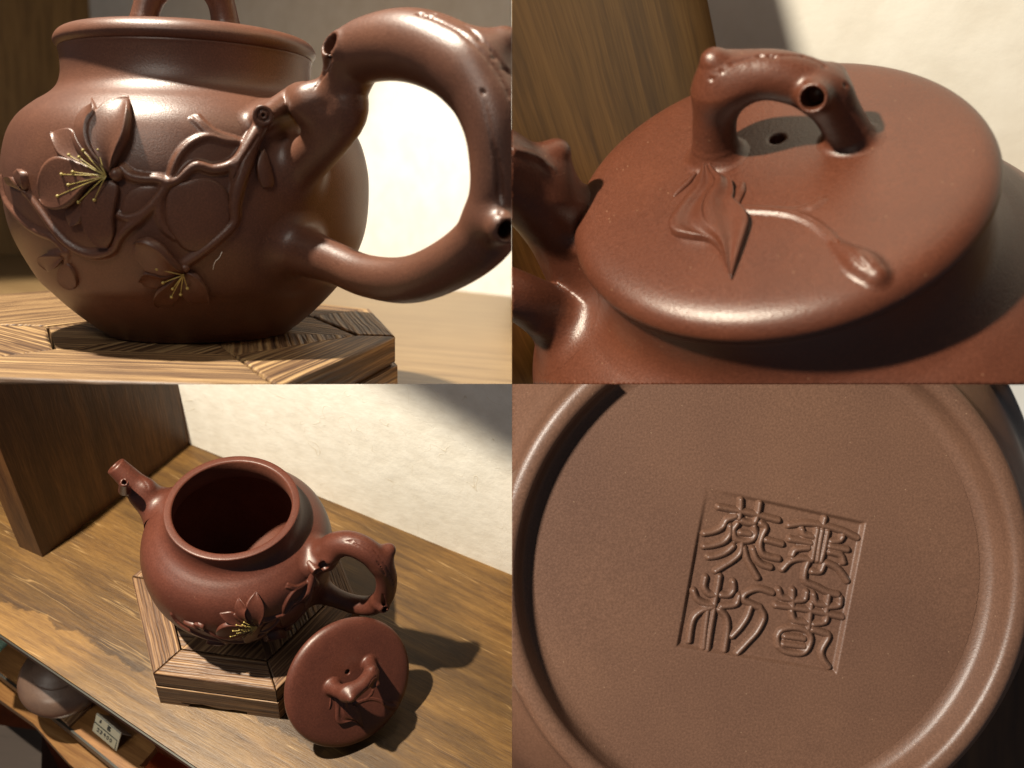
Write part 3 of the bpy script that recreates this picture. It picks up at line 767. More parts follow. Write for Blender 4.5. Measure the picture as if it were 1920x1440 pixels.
# ------------------------------------------------------------------ the lid
LZ = 1.600                                     # height of the lid's widest ring above the stand
def lid_px(px, py, z=.083):
    p = TR.plane(px, py, z=LZ + z); return p - np.array([0, 0, LZ])
def lid_top(x, y): 
    return np.interp(np.hypot(x, y), [p[0] for p in LIDP[:8]], [p[1] for p in LIDP[:8]])
def lid_surf(x, y, h):
    x = np.asarray(x, float); y = np.asarray(y, float); return np.stack([x, y, lid_top(x, y) + h], -1)
_lid = {}
def lid_meshes(mat):
    if _lid: return _lid
    vent = lid_px(1457, 262)
    # pierced plate
    fl = lambda Q: smax(f_lid(Q), -chain(Q, [(vent[0], vent[1], -.2), (vent[0], vent[1], .2)], .026), .008)
    def plate(Q):
        d = fl(Q)
        return smax(d, -(Q[:, 2] + .045) , .004)
    V, Q = nets(plate, (-.74, -.74, -.08), (.74, .74, .12), .0085)
    _lid['plate'] = mesh('plate', V, Q, mat)
    V, Q = lathe([(.575, -.04), (.575, -.16), (.56, -.175), (.53, -.175), (.52, -.16), (.52, -.04)], 128)
    _lid['flange'] = mesh('flange', V, Q, mat)
    # bridge knob in a vertical plane through its two feet
    Lf, Rf = lid_px(1345, 292)[:2], lid_px(1592, 262)[:2]
    dr = (Rf - Lf) / np.linalg.norm(Rf - Lf); nn = np.array([-dr[1], dr[0], 0.0]); at = np.array([*Lf, LZ])
    def kp(x, y, off=0.0):
        return TR.plane(x, y, n=nn, at=at - nn * off) - np.array([0, 0, LZ])
    C = [(1345, 305, 46), (1340, 262, 36), (1341, 215, 35), (1356, 172, 37), (1392, 146, 38), (1440, 140, 37), (1488, 148, 37), (1530, 165, 37), (1560, 195, 35), (1583, 235, 34), (1598, 275, 40)]
    S = spline(C, 3); P3 = np.array([kp(x, y) for x, y, r in S]); rr = S[:, 2] / 470.0
    P3[0:2, 2] = np.maximum(P3[0:2, 2], .05)
    f = lambda Q: chain(Q, P3, rr)
    a = kp(1350, 150); b = kp(1335, 112, .01)
    f2 = lambda Q: smin(f(Q), chain(Q, [a, b], [.078, .034]), .095)
    f2b = lambda Q: smin(f2(Q), chain(Q, [kp(1556, 168), kp(1562, 142, -.05)], [.06, .035]), .05)
    f3 = stub(f2b, kp(1535, 172, 0), kp(1523, 185, .13), .052, .038, .03, .12)
    f4 = carve_px(TR, 0, lambda Q: f3(Q - np.array([0, 0, LZ], np.float32)), [(1378, 118), (1410, 108), (1450, 105), (1490, 104), (1520, 110), (1548, 124)], .0045)
    g = f4
    for q in ((1424, 106), (1444, 107), (1453, 108), (1504, 106), (1373, 120), (1333, 148), (1546, 126), (1586, 160), (1352, 134)):
        g = carve_px(TR, 0, g, [(q[0] - 1.5, q[1] - 1), (q[0] + 2, q[1] + 1)], .0055)
    f5 = lambda Q: g(Q + np.array([0, 0, LZ], np.float32))
    gg = lambda Q: smin(f5(Q), fl(Q), .034)
    V, Q = nets(gg, P3.min(0) - .16, P3.max(0) + .16, .0065)
    V, Q = skirt(V, Q, fl, .00012)
    _lid['knob'] = mesh('knob', V, Q, mat)
    # relief leaves, twig and bud: soft heights over the plate
    mp = lambda L, n=4: spline(np.array([lid_px(x, y)[:2] for x, y in L]), n)
    def pt(La, Lb, H, cup, ea, eb, nm, nu=18, nt=44, veins=0):
        V, Q = patch(mp(La), mp(Lb), lid_surf, H * 1.25, cup * .8, ea * 2.2, eb * 2.2, nt=nt, nu=nu, taper=.45, veins=veins * 1.3)
        return mesh(nm, V, Q, mat)
    _lid['leaf'] = [
        pt([(1312, 292), (1318, 320), (1302, 362), (1276, 396), (1257, 424), (1264, 442), (1300, 450), (1330, 455), (1352, 478), (1369, 520)],
           [(1324, 296), (1330, 330), (1344, 358), (1328, 384), (1321, 408), (1326, 428), (1344, 446), (1356, 462), (1364, 486), (1370, 520)], .022, .45, .006, .012, 'leaf', veins=.0070),
        pt([(1322, 300), (1332, 330), (1345, 358), (1328, 386), (1322, 410), (1328, 432), (1346, 450), (1358, 470), (1370, 520)],
           [(1330, 306), (1348, 334), (1372, 346), (1378, 372), (1376, 384), (1396, 402), (1405, 420), (1397, 450), (1371, 522)], .026, .45, .010, .004, 'leaf', veins=.0065),
        pt([(1366, 392), (1374, 372), (1382, 356), (1394, 344)], [(1382, 398), (1390, 380), (1398, 362), (1398, 346)], .012, .6, .0, .0, 'leaf'),
        pt([(1262, 366), (1275, 352), (1290, 338), (1304, 322)], [(1264, 370), (1280, 358), (1296, 344), (1308, 326)], .010, .6, .0, .0, 'leaf')]
    tw = spline(np.array([lid_px(x, y)[:2] for x, y in [(1380, 394), (1410, 395), (1445, 397), (1480, 401), (1515, 413), (1545, 432), (1565, 452), (1578, 468)]]), 4)
    P3t = lid_surf(tw[:, 0], tw[:, 1], -.002); 
    tw2 = np.array([lid_px(x, y)[:2] for x, y in [(1470, 400), (1500, 394), (1522, 388), (1540, 376)]])
    P3u = lid_surf(tw2[:, 0], tw2[:, 1], -.006)
    bc = np.array([lid_px(x, y)[:2] for x, y in [(1570, 458), (1592, 474), (1618, 490), (1640, 504)]])
    P3b = lid_surf(bc[:, 0], bc[:, 1], np.array([-.002, -.010, -.014, -.012]))
    gr = lid_surf(tw[1:-2, 0], tw[1:-2, 1], .011)
    def fr(Q):
        d = chain(Q, P3t, .012)
        d = smin(d, chain(Q, P3u, .009), .012)
        d = smin(d, chain(Q, spline(P3b, 4), spline(np.array([[.016], [.036], [.052], [.042]]), 4)[:, 0]), .014)
        d = smin(d, f_lid(Q), .018)
        return smax(d, -chain(Q, gr, .004), .005)
    sh = lambda L, hh: (lambda A: lid_surf(A[:, 0], A[:, 1], hh))(np.array([lid_px(x, y)[:2] for x, y in L]))
    g2 = [sh([(1592, 450), (1612, 458), (1630, 470), (1646, 484)], .034), sh([(1590, 458), (1606, 470), (1622, 486), (1632, 498)], .040), sh([(1590, 476), (1606, 494), (1622, 506)], .034)]
    def fr2(Q):
        d = fr(Q)
        for p in g2: d = smax(d, -chain(Q, spline(p, 4), .005), .006)
        return d
    allp = np.vstack([P3t, P3b, P3u]); 
    V, Q = nets(fr2, allp.min(0) - .07, allp.max(0) + .09, .0052)
    V, Q = skirt(V, Q, f_lid, .00012)
    _lid['twig'] = mesh('twig', V, Q, mat)
    return _lid

def closed_lid(pot, mat, M):
    L = lid_meshes(M_clay_TR)
    def use(me):
        me = me.copy(); me.materials[0] = mat; return me
    p = part('lid', use(L['plate']), pot, label='flat round lid closed on the pot', M=M)
    part('knob', use(L['knob']), p)
    for m in L['leaf']: part('leaf', use(m), p)
    part('twig', use(L['twig']), p)
def add_lid(t, mat, flange=True):
    L = lid_meshes(M_clay_TR)
    def use(me):
        me = me.copy(); me.materials[0] = mat; return me
    part('plate', use(L['plate']), t)
    if flange: part('flange', use(L['flange']), t)
    k = part('knob', use(L['knob']), t)
    for m in L['leaf']: part('leaf', use(m), t)
    part('twig', use(L['twig']), t)

# ------------------------------------------------------------------ boards and solids
def prism(poly, z0, z1, bev=0.0):
    """Upright prism over a polygon, its top edge eased by bev."""
    P = np.asarray(poly, float); n = len(P)
    if np.cross(P[1] - P[0], P[2] - P[1]) < 0: P = P[::-1]
    if bev:
        E = np.roll(P, -1, 0) - P; nr = np.stack([E[:, 1], -E[:, 0]], 1); nr /= np.linalg.norm(nr, axis=1)[:, None]
        pr = np.roll(nr, 1, 0); b = (nr + pr); b /= (1 + (nr * pr).sum(1))[:, None]
        I = P - b * bev
        rings = [(P, z0), (P, z1 - bev), (P - b * bev * .3, z1 - bev * .3), (I, z1)]
    else: rings = [(P, z0), (P, z1)]
    V = [(*p, z) for R, z in rings for p in R]
    Fc = [(k * n + i, k * n + (i + 1) % n, (k + 1) * n + (i + 1) % n, (k + 1) * n + i) for k in range(len(rings) - 1) for i in range(n)]
    Fc += [tuple(range(n))[::-1], tuple((len(rings) - 1) * n + i for i in range(n))]
    return V, Fc
def box(a, b): 
    return prism([(a[0], a[1]), (b[0], a[1]), (b[0], b[1]), (a[0], b[1])], a[2], b[2])
def quadbox(p0, p1, th, z0, z1, side=1):
    """Board standing on the line p0-p1."""
    p0 = np.array(p0, float); p1 = np.array(p1, float); d = (p1 - p0) / np.linalg.norm(p1 - p0); n = np.array([-d[1], d[0]]) * th * side
    return prism([p0, p1, p1 + n, p0 + n], z0, z1)

HEX_A = math.atan2(-.757, -.485)               # azimuth of the stand's near left corner
WENGE = [(.050, .024, .013), (.105, .052, .026), (.195, .108, .052), (.35, .215, .105)]
def stand_mats(tagname, k, sc2=1.0, cols=WENGE, ro=None):
    cc = lambda i: (ro[i % 6] * math.cos(HEX_A + i * PI / 3), ro[i % 6] * math.sin(HEX_A + i * PI / 3))
    ed = lambda i: math.atan2(cc(i + 1)[1] - cc(i)[1], cc(i + 1)[0] - cc(i)[0])
    return [wood('stand_wood_%s_%d' % (tagname, i), ed(i) + R_(random.uniform(-1.5, 1.5)), cols, scale=1.0, rough=.5, stripe=36 * k, contrast=1.3, bump=.40, sc2=sc2, wav=.03) for i in range(6)]

def stand(bay, label, tagname, k=1.0, ri=.93, ro=(1.31,) * 6, zb=-.42, tb=.16, cols=WENGE):
    t = thing(bay, 'wooden_stand', label, 'stand')
    mats = stand_mats(tagname, k, ro=ro, cols=cols); c = lambda r, i: np.array([r * math.cos(HEX_A + i * PI / 3), r * math.sin(HEX_A + i * PI / 3)])
    co = lambda i, e=0.0: c(ro[i % 6] + e, i)
    g = .006
    for i in range(6):
        a0, a1, b1, b0 = c(ri + .012, i), c(ri + .012, i + 1), co(i + 1), co(i)
        mid = (a1 - a0) / np.linalg.norm(a1 - a0) * g
        V, Q = prism([a0 + mid, a1 - mid, b1 - mid, b0 + mid], -tb, -.002 - .004 * (i % 2), .016)
        part('frame_board', mesh('frame_board', V, Q, mats[i], smooth=False), t)
        # inner field: wedges
        w0, w1 = c(ri - .004, i), c(ri - .004, i + 1)
        V, Q = prism([np.array([0, 0]), w0, w1], -.10, -.010, .003)
        part('panel_wedge', mesh('panel_wedge', V, Q, mats[(i + 1) % 6], smooth=False), t)
        # apron with the carved foot profile
        e0, e1 = co(i, .012), co(i + 1, .012); L = np.linalg.norm(e1 - e0); d = (e1 - e0) / L; nrm = np.array([d[1], -d[0]])
        ap = -tb - .025; q = zb + .0
        pf = [(0, q), (0, ap), (L, ap), (L, q), (L - .36, q), (L - .36, q + .055), (L - .50, q + .07), (L - .58, q + .048), (L * .5, q + .042), (.56, q + .07), (.47, q + .095), (.36, q + .075), (.26, q + .08), (.23, q + .06), (.33, q + .045), (.30, q)]
        P0 = [np.array([*(e0 + d * u), z]) for u, z in pf]; P1 = [p - np.array([*nrm, 0]) * .09 for p in P0]
        n = len(pf); Fc = [tuple(range(n)), tuple(range(2 * n - 1, n - 1, -1))] + [(j, (j + 1) % n, n + (j + 1) % n, n + j) for j in range(n)]
        me = mesh('apron', P0 + P1, Fc, mats[i], smooth=False)
        bm = bmesh.new(); bm.from_mesh(me); bmesh.ops.recalc_face_normals(bm, faces=bm.faces); bm.to_mesh(me); bm.free()
        part('apron', me, t)
        V, Q = prism([co(i, -.03), co(i + 1, -.03), co(i + 1, -.16), co(i, -.16)], -tb - .09, -tb - .001)
        part('moulding', mesh('moulding', V, Q, mats[i], smooth=False), t)
    return t

#SCENE
# ================================================================== SIDE VIEW (upper left)
def rz(a): return Matrix.Rotation(a, 4, 'Z')
t = thing(TL, 'teapot', 'reddish brown clay teapot seen from the side with magnolia relief, lid on, big branch handle', 'teapot', rz(AZ_TL))
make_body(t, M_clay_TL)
handle_TL(t, M_clay_TL)
add_relief(t, M_clay_TL)
closed_lid(t, M_clay_TL, rz(-AZ_TL) @ Matrix.Translation((0, 0, LZ)) @ rz(R_(-132)))
pts = belly_pts([(416, 470), (410, 480), (403, 486), (400, 494), (399, 503)], 4)
V, Q = tube(np.array([(rz(AZ_TL) @ Vector(p))[:] for p in belly(pts[:, 0], pts[:, 1], .010 + .012 * np.sin(np.linspace(0, 3, len(pts))))]), .0016, 5)
solo(TL, 'lint_fibre', mesh('lint_fibre', V, Q, plain('white_lint', (.8, .78, .72), .7)), 'tiny curled white fibre stuck on the pot belly beside the lower magnolia', 'fibre')
stand(TL, 'pale brown hexagonal stand of striped wood under the teapot seen from the side', 'side', 1.0, ro=(1.85, 1.85, 1.17, 1.52, 3.1, 3.0), cols=[(.045, .022, .012), (.12, .062, .028), (.29, .175, .078), (.46, .30, .14)])

def background(bay, wj, wdir, pdir, zs, wallmat, woodmat, shelfmat, shelf_poly, tagn, wl=9, pl=9, height=9, th=.32):
    wj = np.array(wj, float); d = np.array([math.cos(R_(wdir)), math.sin(R_(wdir))]); p = np.array([math.cos(R_(pdir)), math.sin(R_(pdir))])
    V, Q = quadbox(wj - d * 3, wj + d * wl, .3, zs - .3, zs + height, 1)
    solo(bay, 'wall', mesh('wall', V, Q, wallmat, False), kind='structure')
    V, Q = prism([wj - d * .0, wj + p * pl, wj + p * pl - d * .35, wj - d * .35], zs + .001, zs + height - .05)
    M = Matrix.Identity(4)
    solo(bay, 'side_panel', mesh('side_panel', V, Q, woodmat, False), 'dark brown upright wooden side board ' + tagn, 'side panel')
    V, Q = prism(shelf_poly, zs - th, zs)
    return solo(bay, 'shelf', mesh('shelf', V, Q, shelfmat, False), kind='structure')

def paper(name, s, fib=1.0):
    m, nt, b = nodes(name); L = nt.links.new; v = texco(nt)
    n1 = N(nt, 'ShaderNodeTexNoise', Scale=3 * s, Detail=6, Roughness=.6); L(v, n1.inputs['Vector'])
    # fibres pressed in the paper: thin iso-lines of stretched noise
    nd = N(nt, 'ShaderNodeTexNoise', Scale=1.3 * s, Detail=1, Distortion=1.2); L(v, nd.inputs['Vector'])
    s1 = N(nt, 'ShaderNodeMath', operation='SUBTRACT'); L(nd.outputs['Fac'], s1.inputs[0]); s1.inputs[1].default_value = .52
    ab = N(nt, 'ShaderNodeMath', operation='ABSOLUTE'); L(s1.outputs[0], ab.inputs[0])
    nm = N(nt, 'ShaderNodeTexNoise', Scale=2.6 * s, Detail=1); L(v, nm.inputs['Vector'])
    rf = ramp(nt, [(0.0, (1, 1, 1)), (.006, (0, 0, 0))], ab.outputs[0])
    rm = ramp(nt, [(.52, (0, 0, 0)), (.58, (1, 1, 1))], nm.outputs['Fac'])
    mk = N(nt, 'ShaderNodeMath', operation='MULTIPLY'); L(rf.outputs[0], mk.inputs[0]); L(rm.outputs[0], mk.inputs[1])
    base = ramp(nt, [(.35, (.78, .75, .68)), (.65, (.86, .84, .78))], n1.outputs['Fac'])
    mx = N(nt, 'ShaderNodeMix', data_type='RGBA'); mk2 = N(nt, 'ShaderNodeMath', operation='MULTIPLY'); L(mk.outputs[0], mk2.inputs[0]); mk2.inputs[1].default_value = .35 * fib
    L(mk2.outputs[0], mx.inputs[0]); L(base.outputs[0], mx.inputs[6]); mx.inputs[7].default_value = (.52, .42, .26, 1)
    L(mx.outputs[2], b.inputs['Base Color']); b.inputs['Roughness'].default_value = .8; b.inputs['Specular IOR Level'].default_value = .2
    ad = N(nt, 'ShaderNodeMath', operation='ADD'); L(n1.outputs['Fac'], ad.inputs[0]); L(mk2.outputs[0], ad.inputs[1])
    bp = N(nt, 'ShaderNodeBump', Strength=.10, Distance=.008); L(ad.outputs[0], bp.inputs['Height']); L(bp.outputs[0], b.inputs['Normal'])
    return m
M_paper = paper('handmade_paper', 1.0, 0.0); M_paperBL = paper('fibre_paper', 1.5, 1.3)
PALE = [(.135, .080, .034), (.195, .12, .052), (.245, .158, .072), (.30, .20, .095)]
OAK = [(.046, .020, .005), (.092, .044, .010), (.138, .070, .016), (.19, .102, .028)]
DARK = [(.035, .013, .005), (.065, .026, .009), (.105, .045, .014), (.15, .068, .022)]
M_shelf_TL = wood('pale_shelf_wood', R_(-20), PALE, scale=.8, rough=.4, contrast=.9, bump=.05)
M_panel_TL = wood('dark_panel_wood_side', 0, [(.12, .062, .018), (.20, .112, .034), (.28, .16, .052), (.35, .21, .07)], scale=.5, rough=.5, z_axis=True, bump=.05)
M_panel_BL = wood('dark_panel_wood_open', 0, DARK, scale=.9, rough=.42, z_axis=True, bump=.1)
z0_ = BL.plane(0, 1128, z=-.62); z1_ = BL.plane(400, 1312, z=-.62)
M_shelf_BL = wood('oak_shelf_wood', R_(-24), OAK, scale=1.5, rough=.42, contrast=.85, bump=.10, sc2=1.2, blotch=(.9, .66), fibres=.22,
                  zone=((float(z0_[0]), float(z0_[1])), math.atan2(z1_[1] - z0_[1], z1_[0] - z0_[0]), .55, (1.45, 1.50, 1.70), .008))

def corner(bay, px, py, z): return bay.plane(px, py, z=z)[:2]
wA = corner(TL, 960, 556, -.42); wB = corner(TL, 820, 541, -.42)
wd = math.degrees(math.atan2(wA[1] - wB[1], wA[0] - wB[0]))
dw = np.array([math.cos(R_(wd)), math.sin(R_(wd))])
nrm = np.array([-dw[1], dw[0], 0])
J = TL.plane(174, 120, n=nrm, at=np.array([*wA, 0]))[:2]
background(TL, J, wd, wd - 102, -.42, M_paper, M_panel_TL, M_shelf_TL, [(-9, -6), (6, -6), wA + dw * 4 + nrm[:2] * .1, J - dw * 3 + nrm[:2] * .1], 'beside the teapot seen from the side', wl=12, pl=9, height=8)

def upper_board(bay, L, pts, z, label, depth=3.0, th=.12):  # added unseen board; its edge follows the wanted shadow line on the wall
    L = np.array(L, float); q = [L + (p - L) * ((z - L[2]) / (p[2] - L[2])) for p in pts]
    a, b = q[0][:2], q[1][:2]; d = (b - a) / np.linalg.norm(b - a); n = np.array([-d[1], d[0]])
    V, Q = prism([a - d * 2, b + d * 4, b + d * 4 + n * depth, a - d * 2 + n * depth], z, z + th)
    return solo(bay, 'shade_board', mesh('shade_board', V, Q, M_panel_TL, False), label, 'shelf')
wp = [TL.plane(x, y, n=nrm, at=np.array([*wA, 0])) for x, y in ((300, 100), (940, 150))]
upper_board(TL, LTL, wp, 5.0, 'added wooden board shading the wall behind the teapot seen from the side, out of view', depth=7)

# ================================================================== OPEN TEAPOT (lower left)
ZS = -.62
t = thing(BL, 'teapot', 'open clay teapot without its lid, seen from above on the striped hexagonal stand', 'teapot', rz(AZ_BL))
make_body(t, M_clay_BL)
handle_BL(t, M_clay_BL); spout_BL(t, M_clay_BL)
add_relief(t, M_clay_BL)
stand(BL, 'hexagonal stand of striped wood with carved feet under the open teapot', 'open', 1.0, zb=ZS, tb=.24)
# the lid leans against the stand: face to the camera, foot on the shelf
ft = BL.R @ (BL.plane(612, 1403, z=ZS) * BL.s) + BL.o
cy = ft[1] - .012
cen = np.array([(654 - 960) / F * cy, cy, (720 - 1279) / F * cy])
nz = np.array([.52, -.83, -.10]); nz /= np.linalg.norm(nz)
ang = R_(40)
xr = np.array([math.cos(ang), 0, math.sin(ang)]); xr -= nz * (xr @ nz); xr /= np.linalg.norm(xr); yr = np.cross(nz, xr)
Mw = np.eye(4); Mw[:3, :3] = np.stack([xr, yr, nz], 1) * BL.s * 1.01; Mw[:3, 3] = cen
ML = BL.M.inverted() @ Matrix(Mw.tolist())
t = thing(BL, 'loose_lid', 'round clay lid with twig knob leaning against the stand beside the open teapot', 'lid', ML)
add_lid(t, M_clay_BL)
j = corner(BL, 355, 832, ZS); w2 = corner(BL, 960, 1078, ZS)
wd2 = math.degrees(math.atan2(w2[1] - j[1], w2[0] - j[0])); dw2 = np.array([math.cos(R_(wd2)), math.sin(R_(wd2))]); nn2 = np.array([-dw2[1], dw2[0]])
pf = corner(BL, 80, 1045, ZS); pd = math.degrees(math.atan2(pf[1] - j[1], pf[0] - j[0]))
f0 = corner(BL, 0, 1188, ZS); f1 = corner(BL, 370, 1440, ZS); fd = (f1 - f0) / np.linalg.norm(f1 - f0)
shelf_BL = background(BL, j, wd2, pd, ZS, M_paperBL, M_panel_BL, M_shelf_BL, [f0 - fd * 4, f1 + fd * 7, w2 + dw2 * 4 + nn2 * .1, j - dw2 * 5 + nn2 * .1], 'behind the spout of the open teapot', wl=10, pl=float(np.linalg.norm(pf - j)), height=11.5, th=.10)

# --- what shows below the front edge of the shelf: a lower shelf with another pot and a price card
ZL = -2.6
lp = lambda x, y, z=ZL: BL.plane(x, y, z=z)
M_metal = plain('dark_metal', (.06, .06, .055), .35, .7)
M_low = wood('lower_shelf_wood', R_(-24), [(.09, .036, .012), (.17, .075, .024), (.25, .12, .040), (.33, .17, .06)], scale=1.0, rough=.35, contrast=.8, bump=.05)
nf_ = np.array([fd[1], -fd[0]])
V, Q = prism([f0 - fd * 4 + nf_ * .004, f1 + fd * 7 + nf_ * .004, f1 + fd * 7 + nf_ * .022, f0 - fd * 4 + nf_ * .022], ZS - .085, ZS - .014)
part('edge_trim', mesh('edge_trim', V, Q, M_metal, False), shelf_BL)
def flat(name, px, z, th, mat, bev=0): 
    V, Q = prism([lp(x, y, z)[:2] for x, y in px], z - th, z, bev); return mesh(name, V, Q, mat, False)
low = solo(BL, 'lower_shelf', flat('lower_shelf', [(-160, 1134), (0, 1262), (125, 1360), (222, 1440), (330, 1525), (400, 1490), (262, 1436), (292, 1402), (200, 1100), (-100, 950)], ZL, .12, M_low), kind='structure')
part('edge_trim', flat('edge_trim', [(-160, 1139), (0, 1267), (125, 1365), (222, 1445), (330, 1530), (330, 1524), (222, 1439), (125, 1359), (0, 1261), (-160, 1133)], ZL + .012, .16, M_metal), low)
solo(BL, 'display_rail', flat('display_rail', [(-160, 1150), (0, 1275), (122, 1368), (214, 1446), (300, 1530), (240, 1530), (130, 1432), (62, 1356), (0, 1312), (-160, 1190)], -2.95, .15, wood('rail_wood', R_(-24), [(.08, .035, .012), (.13, .06, .02), (.18, .09, .03), (.24, .13, .05)], scale=1, rough=.25, contrast=.8, bump=.02)),
     'glossy brown wooden rail running in front of the lower shelf', 'rail')
tp = thing(BL, 'teapot', 'small dull brown pot on the lower shelf, half hidden by the upper shelf edge', 'teapot', Matrix.Translation(tuple(lp(130, 1296, ZL + .06))) @ Matrix.Scale(.53, 4))
M_dull = clay('clay_small_pot', (.085, .055, .042), 60, rough=.34, bump=.05, speck=0)
V, Q = lathe(spline([(.001, 0), (.45, 0), (.62, .10), (.86, .32), (1.0, .62), (.98, .85), (.85, 1.05), (.62, 1.18), (.58, 1.20)], 5), 96); part('body', mesh('body', V, Q, M_dull), tp)
V, Q = lathe(spline([(.62, 1.19), (.615, 1.235), (.57, 1.25), (.40, 1.32), (.18, 1.37), (.10, 1.39), (.08, 1.44), (.13, 1.50), (.10, 1.56), (.001, 1.58)], 5), 96); part('lid', mesh('lid', V, Q, M_dull), tp)
ws = solo(BL, 'wooden_stand', flat('wooden_stand', [(52, 1286), (100, 1333), (129, 1361), (170, 1324), (176, 1262), (110, 1216)], ZL + .055, .054, wood('low_stand_wood', R_(66), WENGE, scale=1, rough=.5, stripe=22, contrast=1, bump=.2), .01), 'flat striped wooden stand under the small pot on the lower shelf', 'stand')
# folded price card
FL, FR, BRr = lp(173, 1370), lp(218, 1408), lp(247, 1379); BLl = BRr + (FL - FR)
mid = (FR + BRr) / 2; nn_ = (BRr - FR) / np.linalg.norm(BRr - FR)
rr_ = BL.plane(227, 1375, n=nn_, at=mid); rl_ = rr_ + (FL - FR)
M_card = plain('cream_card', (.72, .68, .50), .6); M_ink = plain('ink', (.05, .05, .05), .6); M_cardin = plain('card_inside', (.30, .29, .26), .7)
card = thing(BL, 'price_card', 'small cream folded price card with handwriting standing on the lower shelf', 'price card')
fn = np.cross(FR - FL, rl_ - FL); fn /= np.linalg.norm(fn)
if fn @ (BL.R.T @ np.array([0, -1., 0])) < 0: fn = -fn
def slab(a, b, c, d, n, th): 
    V = [a, b, c, d, a - n * th, b - n * th, c - n * th, d - n * th]; return V, [(0, 1, 2, 3), (7, 6, 5, 4), (0, 4, 5, 1), (1, 5, 6, 2), (2, 6, 7, 3), (3, 7, 4, 0)]
part('front_flap', mesh('front_flap', *slab(FL, FR, rr_, rl_, fn, .012), M_card, False), card)
bn = np.cross(BLl - BRr, rr_ - BRr); bn /= np.linalg.norm(bn)
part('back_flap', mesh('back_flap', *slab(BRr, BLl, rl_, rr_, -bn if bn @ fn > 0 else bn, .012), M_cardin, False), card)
def on_card(u, v): return FL + (FR - FL) * u + (rl_ - FL) * v + fn * .004
def ink(strokes, w=.006):
    ms = [tube([on_card(u, v) for u, v in st], w, 5) for st in strokes]; return join(*ms)
dig = {'2': [(0, .8), (.4, 1), (.8, .8), (.6, .5), (0, 0), (.9, .05)], '3': [(0, .9), (.6, 1), (.8, .75), (.3, .55), (.8, .35), (.5, 0), (0, .1)], '9': [(.8, .6), (.3, .5), (.2, .8), (.6, 1), (.8, .7), (.6, 0)],
       '0': [(.4, 1), (.1, .6), (.2, .1), (.5, 0), (.8, .4), (.7, .9), (.4, 1)], '6': [(.7, 1), (.2, .6), (.1, .2), (.5, 0), (.8, .3), (.5, .5), (.15, .3)]}
st = []
for i, ch in enumerate('23900'): st.append([(.16 + i * .13 + .10 * x, .20 + .17 * y) for x, y in dig[ch]])
st.append([(.17 + .10 * x, .70 + .15 * y) for x, y in dig['6']])
for a in ([(0, 1), (.9, .95)], [(.1, .7), (.8, .66)], [(.5, 1), (.45, .3)], [(.1, .3), (.9, .3), (.85, 0), (.15, 0), (.1, .3)], [(0, .55), (.15, .45)], [(.0, .15), (.1, .28)]): st.append([(.50 + .14 * x, .66 + .22 * y) for x, y in a])
st.append([(.0, .52), (.94, .52), (.94, .03)])
part('lettering', mesh('lettering', *ink(st), M_ink), card)
# below: floor, dark crate, red board, a glass edge
V, Q = box((-14, -16, -7.2), (14, 8, -7.0)); solo(BL, 'floor', mesh('floor', V, Q, plain('red_brown_floor', (.16, .042, .014), .35, var=.3), False), kind='structure')
def block(name, px, z, th, mat, label, cat): return solo(BL, name, flat(name, px, z, th, mat, .02), label, cat)
block('crate', [(-220, 1330), (0, 1362), (76, 1372), (74, 1470), (-30, 1600), (-220, 1600)], -4.6, 2.3, wood('crate_wood', 0, [(.02, .014, .011), (.03, .021, .017), (.030, .021, .017), (.04, .028, .022)], scale=1, rough=.85, bump=.05), 'dark grey brown crate on the floor at the lower left corner', 'crate')
block('red_board', [(270, 1440), (296, 1408), (360, 1440), (360, 1520), (250, 1520)], -3.2, .10, plain('red_lacquer', (.50, .10, .03), .3), 'orange red board lying below the shelf edge near the price card', 'board')
M_glass, ntg, bg_ = nodes('green_glass'); bg_.inputs['Base Color'].default_value = (.35, .55, .45, 1); bg_.inputs['Roughness'].default_value = .1; bg_.inputs['Transmission Weight'].default_value = .5
block('glass_strip', [(-60, 1215), (-12, 1228), (17, 1200), (-2, 1184), (-50, 1160)], -1.3, .05, M_glass, 'pale green glass strip just under the shelf at the left edge', 'glass strip')

# ================================================================== LID VIEW (upper right)
t = thing(TR, 'teapot', 'clay teapot in close view from above, wide flat lid with leaf and bud relief', 'teapot')
kr = np.array(BODY); kr[:, 0] = np.where(kr[:, 1] < 1.3, kr[:, 0] * (1 + .07 * np.clip((1.3 - kr[:, 1]) / .3, 0, 1)), kr[:, 0])
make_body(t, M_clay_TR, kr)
handle_TR(t, M_clay_TR)
closed_lid(t, M_clay_TR, Matrix.Translation((0, 0, LZ)))
M_panel_TR = wood('dark_panel_wood_lid', 0, [(.13, .060, .010), (.21, .105, .020), (.30, .155, .034), (.38, .20, .05)], scale=.6, rough=.5, z_axis=True, bump=.05)
M_shelf_TR = wood('oak_shelf_wood_lid', R_(-20), OAK, scale=.8, rough=.4, bump=.05)
jt = np.array([-1.0, 3.6]); 
nT = np.array([math.sin(R_(14)), math.cos(R_(14)), 0])
jt = TR.plane(1338, 60, n=nT, at=np.array([0, 2.0, 0]))[:2]
background(TR, jt, -14, -128, -.42, M_paper, M_panel_TR, M_shelf_TR, [(-9, -5), (7, -5), (9, 0.5), (-9, 5.0)], 'at the left behind the lid in close view', wl=12, pl=8, height=9)

